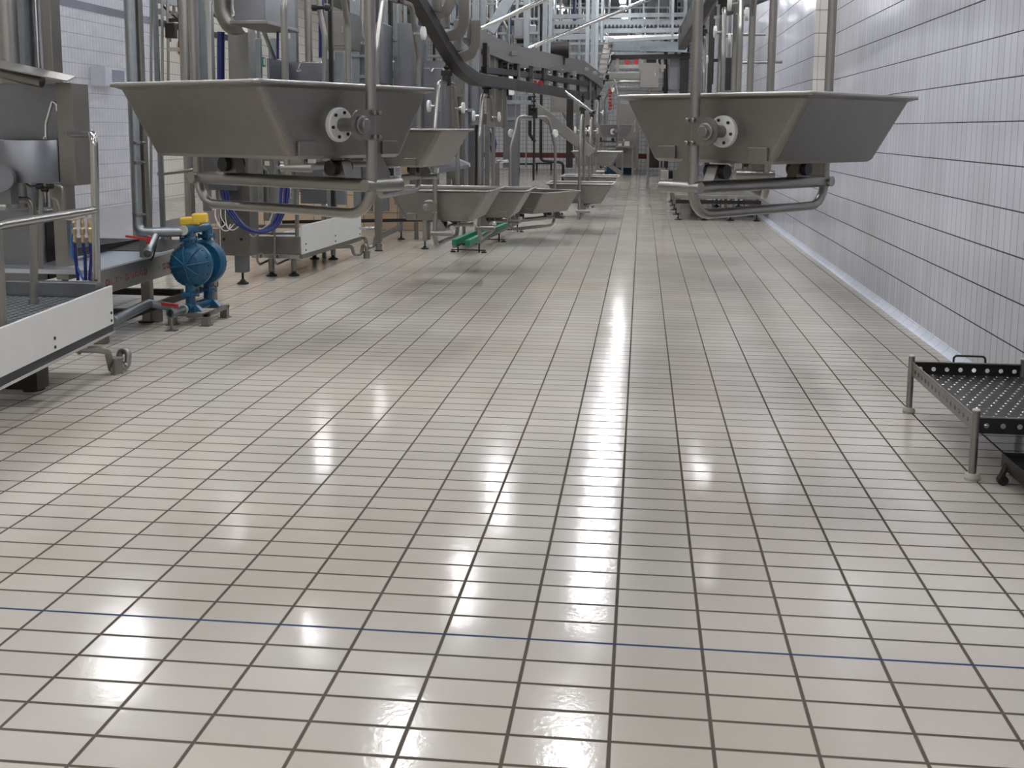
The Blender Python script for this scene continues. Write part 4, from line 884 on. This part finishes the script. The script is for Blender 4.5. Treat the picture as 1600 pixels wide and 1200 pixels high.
# left far gantry (ladder beams) on the cream wall
lg_ = thing('ladder_gantry', AY(290, 30, 13), 'grey ladder shaped gantry in front of the cream tiled wall at upper left', 'gantry')
MB().bar(AY(250, -3, 12.5), AY(330, 14, 14.5), .08, .14).bar(AY(250, 18, 12.5), AY(330, 36, 14.5), .06, .08).build('ladder_beam', 'galv', lg_)
for px, y in ((262, 8), (272, 10), (284, 14), (297, 17), (318, 20)): MB().bar(AY(px, y - 4, 13.0), AY(px, y + 14, 13.0), .04, .04).build('rung', 'steel_tube', lg_)
MB().bar(AY(376, 36, 14.0), AY(420, 44, 15.0), .06, .08).bar(AY(376, 50, 14.0), AY(405, 58, 15.0), .06, .06).build('ladder_beam', 'galv', lg_)
for px, y in ((380, 38), (395, 42), (404, 44)): MB().bar(AY(px, y, 14.4), AY(px, y + 16, 14.4), .04, .04).build('rung', 'steel_tube', lg_)
for x0, lab in ((253, 'left'), (262, 'right')): single(MB().tube([AY(x0, 0, 12), AY(x0 + 2, 240, 12)], .02, 10), 'wall_pipe', 'steel_tube', 'thin grey pipe hanging before the cream wall, the %s of two' % lab, 'pipe')
single(MB().cyl(AY(247, 272, 9.0), AY(300, 266, 9.4), .022, 12), 'cross_rail', 'steel_tube', 'thin horizontal rail behind the big left pan frame', 'rail')
# signs on the cream wall
sg = thing('fire_hose_sign', AX(281, 85, XL), 'small red and white fire hose sign on the cream tiled wall', 'sign')
a = AX(278, 84, XL); b = AX(286, 66, XL)
MB().box((XL + .02, a.y, a.z), (XL + .035, b.y, b.z)).build('sign_plate', 'red', sg)
c = (a + b) / 2; h_ = (b.z - a.z); l_ = abs(b.y - a.y)
MB().box((XL + .035, c.y - l_ * .30, c.z + h_ * .02), (XL + .04, c.y + l_ * .28, c.z + h_ * .40)).box((XL + .035, c.y - l_ * .30, c.z - h_ * .15), (XL + .04, c.y - l_ * .02, c.z + .02)).build('white_symbol', 'white', sg)
sg2 = thing('exit_sign', AX(410, 103, XL), 'small green and white upright sign on the cream tiled wall', 'sign')
a = AX(408.5, 104, XL); b = AX(412.5, 90, XL)
MB().box((XL + .02, a.y, a.z), (XL + .035, b.y, b.z)).build('sign_plate', 'ext_green', sg2)
c = (a + b) / 2; h_ = (b.z - a.z); l_ = abs(b.y - a.y); MB().box((XL + .035, c.y - l_ * .2, c.z - h_ * .3), (XL + .04, c.y + l_ * .2, c.z + h_ * .35)).build('white_symbol', 'white', sg2)
# floor marks far left, orange drum, low kerbs
single(MB().box((AY(391, 350, 9.6).x, 9.6, 0.0), tuple(AY(397, 328, 9.6) + Vector((0, .1, 0)))), 'orange_container', 'orange', 'small orange container beside the control column', 'container', bevel=.01)
kb = thing('long_low_deck', AZ(270, 345), 'long pale low deck edge running behind the yellow pump muffler', 'platform')
MB().hexa([AY(255, 372, 7.6), AY(345, 346, 9.2), AY(345, 346, 9.25), AY(255, 372, 7.65), AY(255, 346, 7.6), AY(345, 326, 9.2), AY(345, 326, 9.25), AY(255, 346, 7.65)]).build('deck_edge', 'deck', kb)
for px, Y_ in ((262, 7.75), (338, 9.05)): q = AY(px, 360, Y_); MB().box((q.x - .03, Y_ - .02, 0), (q.x + .03, Y_ + .02, q.z + .02)).build('leg', 'steel', kb)

# ------------------------------------------------------------------ far centre and right
tbn = thing('far_conveyor_table', AZ(975, 272), 'small steel table frame with sloping leg brace and blue crate behind, at the far centre', 'table')
g0 = AZ(972, 274); g1 = AZ(990, 262)
MB().bar(Vector((g0.x - .9, g0.y, .92)), Vector((g0.x + .35, g0.y, .92)), .5, .06).build('table_top', 'steel', tbn)
for dx in (0, .33): MB().box((g0.x + dx - .03, g0.y - .03, 0), (g0.x + dx + .03, g0.y + .03, .9)).build('leg', 'steel_tube', tbn)
MB().bar(Vector((g0.x - .75, g0.y, .55)), Vector((g0.x, g0.y, .04)), .05, .14).build('brace', 'steel_tube', tbn)
single(MB().box((g0.x - .75, g0.y + 1.4, .0), (g0.x + .3, g0.y + 2.0, .80)), 'blue_crate', 'blue', 'blue crate behind the far steel table', 'crate', bevel=.02)
ff = thing('fenced_frame', AZ(1012, 268), 'bent tube guard with red chain left of the big right pan', 'frame')
MB().tube([Vector((AY(943, 260, 25).x, 25, 0)), AY(943, 155, 25), AY(963, 128, 25), AY(1008, 128, 25), AY(1015, 137, 25), Vector((AY(1015, 137, 25).x, 25, 0))], .035, 10, .25).build('guard_tube', 'steel_tube', ff)
rc = MB()
for i in range(7): rc.lathe(AY(953 + (i % 2), 172 - i * 5, 25), (0, 0, 1), [(.02, 0), (.045, .02), (.045, .04), (.02, .06)], 8)
rc.build('red_chain', 'red', ff)
for px, lab in ((968, 'left'), (980, 'right')): single(MB().box((AY(px - 4, 205, g0.y).x, g0.y - .1, .95), (AY(px + 4, 205, g0.y).x, g0.y + .1, 1.10)), 'white_box', 'white', 'tiny white box on the far table, the %s of two' % lab, 'box')
boxpx('machine_housing', 962, 137, 1000, 262, 34, .8, 'steel', 'large grey far machine left behind the big right pan', 'machine')
boxpx('machine_housing', 1010, 215, 1045, 262, 33, .8, 'steel_dark', 'dark far machine at the end of the tiled aisle', 'machine')
# low platform with screw feet under the right pan
rp = thing('low_platform', (1.35, 16.8, 0), 'low steel platform on many black screw feet under the big right pan', 'platform')
X0, X1, Y0, Y1 = .62, 2.0, 15.6, 20.5
MB().box((X0, Y0, .36), (X1, Y1, .42)).build('deck', 'steel_tube', rp, .005)
MB().box((X0, Y0 - .02, .28), (X1, Y0 + .03, .34)).build('front_beam', 'steel_dark', rp)
for i in range(5):
    for j in range(4):
        x = X0 + .05 + j * (X1 - X0 - .1) / 3; y = Y0 + .1 + i * (Y1 - Y0 - .2) / 4
        l_ = MB().box((x - .025, y - .025, .12), (x + .025, y + .025, .36)).build('leg', 'steel_tube', rp)
        MB().cyl((x, y, .02), (x, y, .13), .010, 8).lathe((x, y, 0), (0, 0, 1), [(.06, 0), (.06, .012), (.022, .03), (.02, .05)], 12).build('foot', 'black', l_)
for px in (1029, 1034, 1113): MB().box(tuple(AY(px, 300, 15.55)), tuple(AY(px + 4, 225, 15.55) + Vector((0, .06, 0)))).build('upright', 'steel', rp)
for a in [(1059, 1072, 55, 250, 16.5, .15, 'steel_dark', 'dark steel upright seen left of the near post of the right pan'), (1100, 1107, -60, 300, 14.6, .1, 'steel_dark', 'dark upright right of the near post of the right pan'), (1131, 1136, -60, 240, 16, .1, 'steel', 'grey upright between the tall hanger posts on the right')]: column(*a)
for y0, x0, x1, Y, lab in ((54, 1128, 1196, 10.8, 'upper'), (97, 1160, 1222, 9.0, 'lower')): single(MB().cyl(AY(x0, y0 + 1, Y), AY(x1, y0, Y), .016, 10), 'wall_rod', 'steel_tube', 'thin horizontal rod between the right hanger posts and the wall, %s one' % lab, 'rod')
boxpx('machine_housing', 1130, 90, 1149, 140, 15, .4, 'steel_dark', 'dark housing between the tall hanger posts on the right', 'machine')

# ------------------------------------------------------------------ dense plant behind the line
def rack(name, label, cat, Y, dep, posts, beams, panels=(), pipes=(), mat='galv'):
    """free standing frame: posts (px, y0, y1, w px), beams (x0, x1, y, h px), panels (x0, y0, x1, y1, mat), pipes [(x, y)...], r, mat"""
    t = thing(name, AY(posts[0][0], 300, Y), label, cat); t.location.z = 0; ORG[t.name] = Vector(t.location)
    for px, y0, y1, w_ in posts:
        a, b = AY(px - w_ / 2, y1, Y), AY(px + w_ / 2, y0, Y); MB().box((a.x, Y, max(a.z, 0)), (b.x, Y + dep, min(b.z, 5.2))).build('post', mat, t, .004)
    for x0, x1, y, h_ in beams:
        a, b = AY(x0, y + h_ / 2, Y - .01), AY(x1, y - h_ / 2, Y - .01); MB().box((a.x, Y - .03, min(a.z, 5.08)), (b.x, Y + .03, min(b.z, 5.18))).build('beam', mat, t, .003)
    for x0, y0, x1, y1, m_ in panels:
        a, b = AY(x0, y1, Y + .05), AY(x1, y0, Y + .05); MB().box((a.x, Y + .04, max(a.z, 0)), (b.x, Y + .04 + dep * 2, min(b.z, 5.19))).build('panel', m_, t, .006)
    for P, r_, m_ in pipes:
        MB().tube([Vector((q.x, q.y, min(q.z, 5.15))) for q in (AY(x, y, Y - .12) for x, y in P)], r_, 10, .08).build('pipe', m_, t)
    return t
rack('pipe_rack', 'tangle of pipes and panels behind the upright hangers right of the big left pan', 'pipework', 12.3, .08,
     [(556, -150, 330, 7), (600, -150, 330, 6), (618, -150, 320, 4), (700, -150, 300, 6), (728, 100, 300, 5)],
     [(545, 735, 62, 5), (545, 700, 88, 4), (560, 735, 120, 5), (600, 740, 172, 4)],
     [(560, 70, 574, 330, 'sheet'), (668, -40, 690, 60, 'sheet'), (706, 150, 722, 290, 'steel')],
     [([(566, -60), (566, 60), (580, 66), (580, 330)], .03, 'steel_tube'), ([(611, -60), (611, 200)], .022, 'steel_dark'), ([(690, 100), (690, 170), (730, 172)], .02, 'steel_bright'), ([(640, -40), (640, 20), (716, 40), (716, 120)], .02, 'steel_dark'), ([(694, 60), (694, 135)], .016, 'hose'), ([(586, 95), (600, 100), (616, 96)], .012, 'cable')])
rack('pipe_rack', 'dense galvanised framework with pipes above the conveyor, left of the bright tubes', 'pipework', 18.5, .08,
     [(688, -120, 60, 6), (704, -120, 70, 5), (742, -120, 90, 4), (768, -120, 262, 6), (788, -120, 100, 5), (806, -120, 262, 5), (842, -120, 100, 5)],
     [(680, 860, 6, 5), (690, 860, 30, 4), (760, 860, 52, 4), (720, 860, 70, 4), (766, 830, 160, 6), (766, 830, 186, 4)],
     [(770, 60, 786, 160, 'steel'), (806, 60, 820, 100, 'steel_dark'), (786, 150, 812, 262, 'sheet')],
     [([(776, -60), (776, 150)], .03, 'steel_bright'), ([(797, -60), (797, 130)], .025, 'hose'), ([(846, -60), (846, 90)], .03, 'steel_dark'), ([(780, 20), (800, 60), (800, 140)], .025, 'steel_tube'), ([(712, -60), (712, 40), (722, 60)], .02, 'hose'), ([(830, -60), (858, 52)], .05, 'steel_dark')])
rack('pipe_rack', 'grey framework and pipes between the rack posts above the conveyor motor', 'pipework', 26.5, .1,
     [(868, -100, 100, 5), (890, -100, 262, 4), (906, -100, 262, 4), (950, -100, 262, 4), (1000, -60, 110, 3), (1030, -60, 110, 4), (1068, -60, 262, 4)],
     [(862, 1075, 12, 4), (866, 1072, 31, 4), (866, 1072, 68, 5), (890, 1072, 84, 4), (946, 1072, 146, 4), (946, 1072, 160, 4), (946, 1072, 130, 3), (890, 960, 175, 4)],
     [(880, 88, 900, 128, 'steel'), (1010, 66, 1040, 100, 'steel_dark'), (952, 136, 1066, 142, 'steel'), (1032, 100, 1070, 240, 'steel')],
     [([(876, -60), (876, 90)], .04, 'steel_tube'), ([(898, -60), (898, 60)], .04, 'hose'), ([(985, 60), (985, 20)], .03, 'steel_dark'), ([(990, 30), (992, 52), (1020, 58), (1035, 60)], .03, 'cable'), ([(1056, -60), (1056, 110)], .04, 'steel_dark'), ([(1040, 62), (1040, 250)], .05, 'steel_dark')])
rack('pipe_rack', 'row of grey tanks and pipes filling the gap left of the tapering column', 'pipework', 30.0, .1,
     [(806, 140, 262, 5), (822, 140, 262, 3), (900, 140, 268, 4), (912, 140, 268, 5)],
     [(800, 925, 150, 5), (800, 925, 142, 3)],
     [(900, 150, 930, 230, 'steel'), (936, 170, 950, 240, 'sheet')],
     [([(828, 150), (828, 210), (836, 222)], .05, 'steel_dark'), ([(872, 160), (895, 200), (905, 262)], .06, 'steel')])
rack('pipe_rack', 'cluster of pipes and boxes under the big left pan, right of the hose loop', 'pipework', 10.6, .06,
     [(404, 60, 330, 5), (428, 60, 330, 6), (452, 60, 330, 5), (520, 130, 330, 5)],
     [(396, 525, 262, 4), (396, 525, 250, 3), (396, 480, 128, 4)],
     [(412, 258, 424, 345, 'steel'), (436, 255, 470, 300, 'sheet'), (508, 262, 518, 350, 'galv')],
     [([(410, 240), (410, 262), (420, 268), (420, 340)], .014, 'steel_tube'), ([(446, 240), (446, 300)], .014, 'steel_bright'), ([(470, 240), (474, 262), (500, 268)], .016, 'steel_dark'), ([(500, 300), (504, 312), (512, 322), (512, 350)], .01, 'chrome')])

a, b = AX(98, 12, XL), AX(215, 27, XL); zc = AX(150, 14, XL).z
single(MB().box((XL, 8.0, zc - .06), (XL + .06, 24.0, zc + .06)), 'wall_rail', 'steel_dark', 'long dark horizontal rail high on the left tiled wall behind the clear screen', 'rail')
a, b = AX(166, 134, XL + .3), AX(196, 107, XL + .3)
wd = thing('wall_dispenser', (XL + .15, (a.y + b.y) / 2, a.z), 'white box on the left tiled wall seen blurred through the clear screen', 'dispenser')
MB().box((XL, a.y, a.z), (XL + .3, b.y, b.z)).build('housing', 'white', wd, .02)
MB().box((XL + .3, a.y + (b.y - a.y) * .3, a.z + .05), (XL + .31, b.y - (b.y - a.y) * .1, b.z - .05)).build('window', 'sheet', wd)
# extra plates and rollers of the near conveyor
for px, py, d in [(684, 34, 9.8), (705, 70, 10.2), (670, 8, 9.4)]:
    p = D(px, py, d)
    MB().box(p + Vector((.02, .0, -.05)), p + Vector((.09, .10, .22))).build('bracket', 'steel_tube', cv, .004)
for px, y0, y1, d in [(748, 66, 128, 11.4), (773, 78, 140, 12.4), (783, 84, 150, 12.8), (797, 92, 138, 13.1), (817, 98, 138, 13.6), (840, 104, 142, 14.3), (860, 106, 146, 15.0), (877, 108, 148, 15.6), (897, 110, 150, 16.2), (913, 110, 156, 16.8), (925, 114, 154, 17.3)]:
    p0_, p1_ = D(px, y1, d), D(px, y0, d)
    MB().bar(p0_ + Vector((.05, .1, 0)), p1_ + Vector((.05, .1, 0)), .045, .05).build('hanger_plate', 'steel_dark', cv, .004)
for i in range(14):
    d = 12.6 + i * .32; px = 789 + i * 8.6; MB().cyl(D(px, 104 + i * 1.2, d) - Vector((.03, 0, 0)), D(px, 104 + i * 1.2, d) + Vector((.03, 0, 0)), .035, 10).build('chain_roller', 'steel_bright' if i % 3 else 'black', cv)

orl = thing('overhead_rail', (.7, 5.0, 2.9), 'dark overhead rail above the right row of pans, mostly beyond the top edge', 'rail')
pr_ = [Vector((.57, -.5, 2.92)), Vector((.60, 1.9, 2.92)), Vector((1.40, 3.5, 2.92)), Vector((1.55, 5.5, 2.92)), Vector((1.45, 8.5, 2.90)), Vector((1.0, 10.8, 2.88))]
MB().sweep(fillet(pr_, 1.5, 5), [(-.05, -.05), (.05, -.05), (.05, .06), (-.05, .06)]).build('rail', 'steel_dark', orl)
for p in pr_: MB().box((p.x - .03, p.y - .03, p.z + .05), (p.x + .03, p.y + .03, 5.2)).build('hanger_bar', 'galv', orl)
for q in (Vector((-1.40, 1.3, 2.96)), Vector((-1.36, 3.6, 2.93)), D(652, 0, 9.1), D(742, 124, 11.0), D(850, 140, 14.6), D(925, 148, 17.3)):
    MB().box((q.x - .03, q.y + .02, q.z + .05), (q.x + .03, q.y + .08, 5.2)).build('hanger_bar', 'galv', cv)

q = AY(296, 267, 9.38); MB().cyl(q, Vector((q.x, q.y, 0)), .02, 10).build('support_post', 'steel', [o_ for o_ in bpy.data.objects if o_.name.startswith('cross_rail')][0])
sc_ = [o_ for o_ in bpy.data.objects if o_.name.startswith('sloping_chute')][0]
for px in (680, 725): q = AY(px, 266, 10.9); MB().cyl(Vector((q.x, q.y, 0)), Vector((q.x, q.y, q.z + .02)), .02, 8).build('leg', 'steel', sc_)
for px in (424, 504): q = AY(px, 230, 9.3); MB().box((q.x - .02, 9.28, 0), (q.x + .02, 9.32, q.z)).build('leg', 'steel', sh)
tr_ = [D(936, 136, 18.3), at_d(924, 19.0, 2.0), at_d(934, 21.8, 2.36), at_d(947, 24.8, 2.88), at_d(955, 26.5, 3.2)]
MB().sweep(fillet(tr_, .8, 3), [(-.05, -.05), (.05, -.05), (.05, .05), (-.05, .05)]).build('rising_rail', 'steel_dark', cv2)

def clutter(label, Y, dep, x0, x1, y0, y1, nv, nh, seed, zmin=0):
    random.seed(seed); t = thing('pipe_rack', AY((x0 + x1) / 2, 300, Y), label, 'pipework'); t.location.z = 0; ORG[t.name] = Vector(t.location)
    ms = ['steel_dark', 'steel', 'galv', 'steel_tube', 'steel_dark', 'rail']
    for i in range(nv):
        x = x0 + (x1 - x0) * (i + random.random() * .8) / nv; yy = Y + random.random() * dep; m_ = random.choice(ms); r_ = random.choice((.012, .02, .03, .035))
        a = AY(x, y1 - random.random() * (y1 - y0) * .5, yy); q = random.random()
        if q < .55: MB().cyl((a.x, yy, a.z), (a.x, yy, 5.2), r_, 8).build('pipe', m_, t)
        elif q < .8: MB().box((a.x - r_, yy - r_, a.z), (a.x + r_, yy + r_, 5.2)).build('post', m_, t)
        else: MB().tube([(a.x, yy, 5.2), (a.x, yy, a.z + .5), (a.x + random.choice((-.3, .3)), yy, a.z + .25), (a.x + random.choice((-.3, .3)), yy, a.z)], r_ * .8, 8, .1).build('pipe', m_, t)
    for i in range(nh):
        y = y0 + (y1 - y0) * (i + random.random()) / nh; xa = x0 + random.random() * (x1 - x0) * .3; xb = x1 - random.random() * (x1 - x0) * .3; yy = Y + random.random() * dep
        if max(AY(xa, y, yy).z, AY(xb, y, yy).z) > 5.1: continue
        MB().bar(AY(xa, y, yy), AY(xb, y, yy), .03, random.choice((.03, .05, .07))).build('beam', random.choice(ms), t)
    for i in range(max(2, nv // 4)):
        x = x0 + (x1 - x0) * random.random(); y = y0 + (y1 - y0) * random.random() * .8; yy = Y + random.random() * dep; p = AY(x, y, yy)
        if p.z > 5.05: continue
        MB().box((p.x - .07, yy - .05, p.z - .10), (p.x + .07, yy + .05, p.z + .10)).build('valve_box', random.choice(('black', 'sheet', 'steel_dark')), t, .01)
    return t
clutter('dark vertical pipes and valve boxes behind the hanger frames at top, left of the conveyor', 13.2, 1.2, 560, 705, 0, 190, 12, 5, 11)
clutter('crowded dark pipes and posts above the curved end of the conveyor', 20.0, 1.5, 705, 860, 0, 110, 16, 6, 5)
clutter('crowded dark pipes hanging at the far centre, left of the three lamps', 29.0, 2.0, 862, 960, 0, 110, 9, 4, 23)
clutter('dark pipes hanging at the far centre, right of the three lamps', 30.5, 2.0, 985, 1075, 0, 90, 8, 4, 31)
clutter('dark pipes beside the hanger posts of the right pan row', 15.5, 1.5, 1082, 1150, 0, 140, 7, 3, 41)
clutter('thin pipes and rails high up, left of the overhead box', 11.5, 1.0, 255, 345, 0, 90, 5, 3, 57)
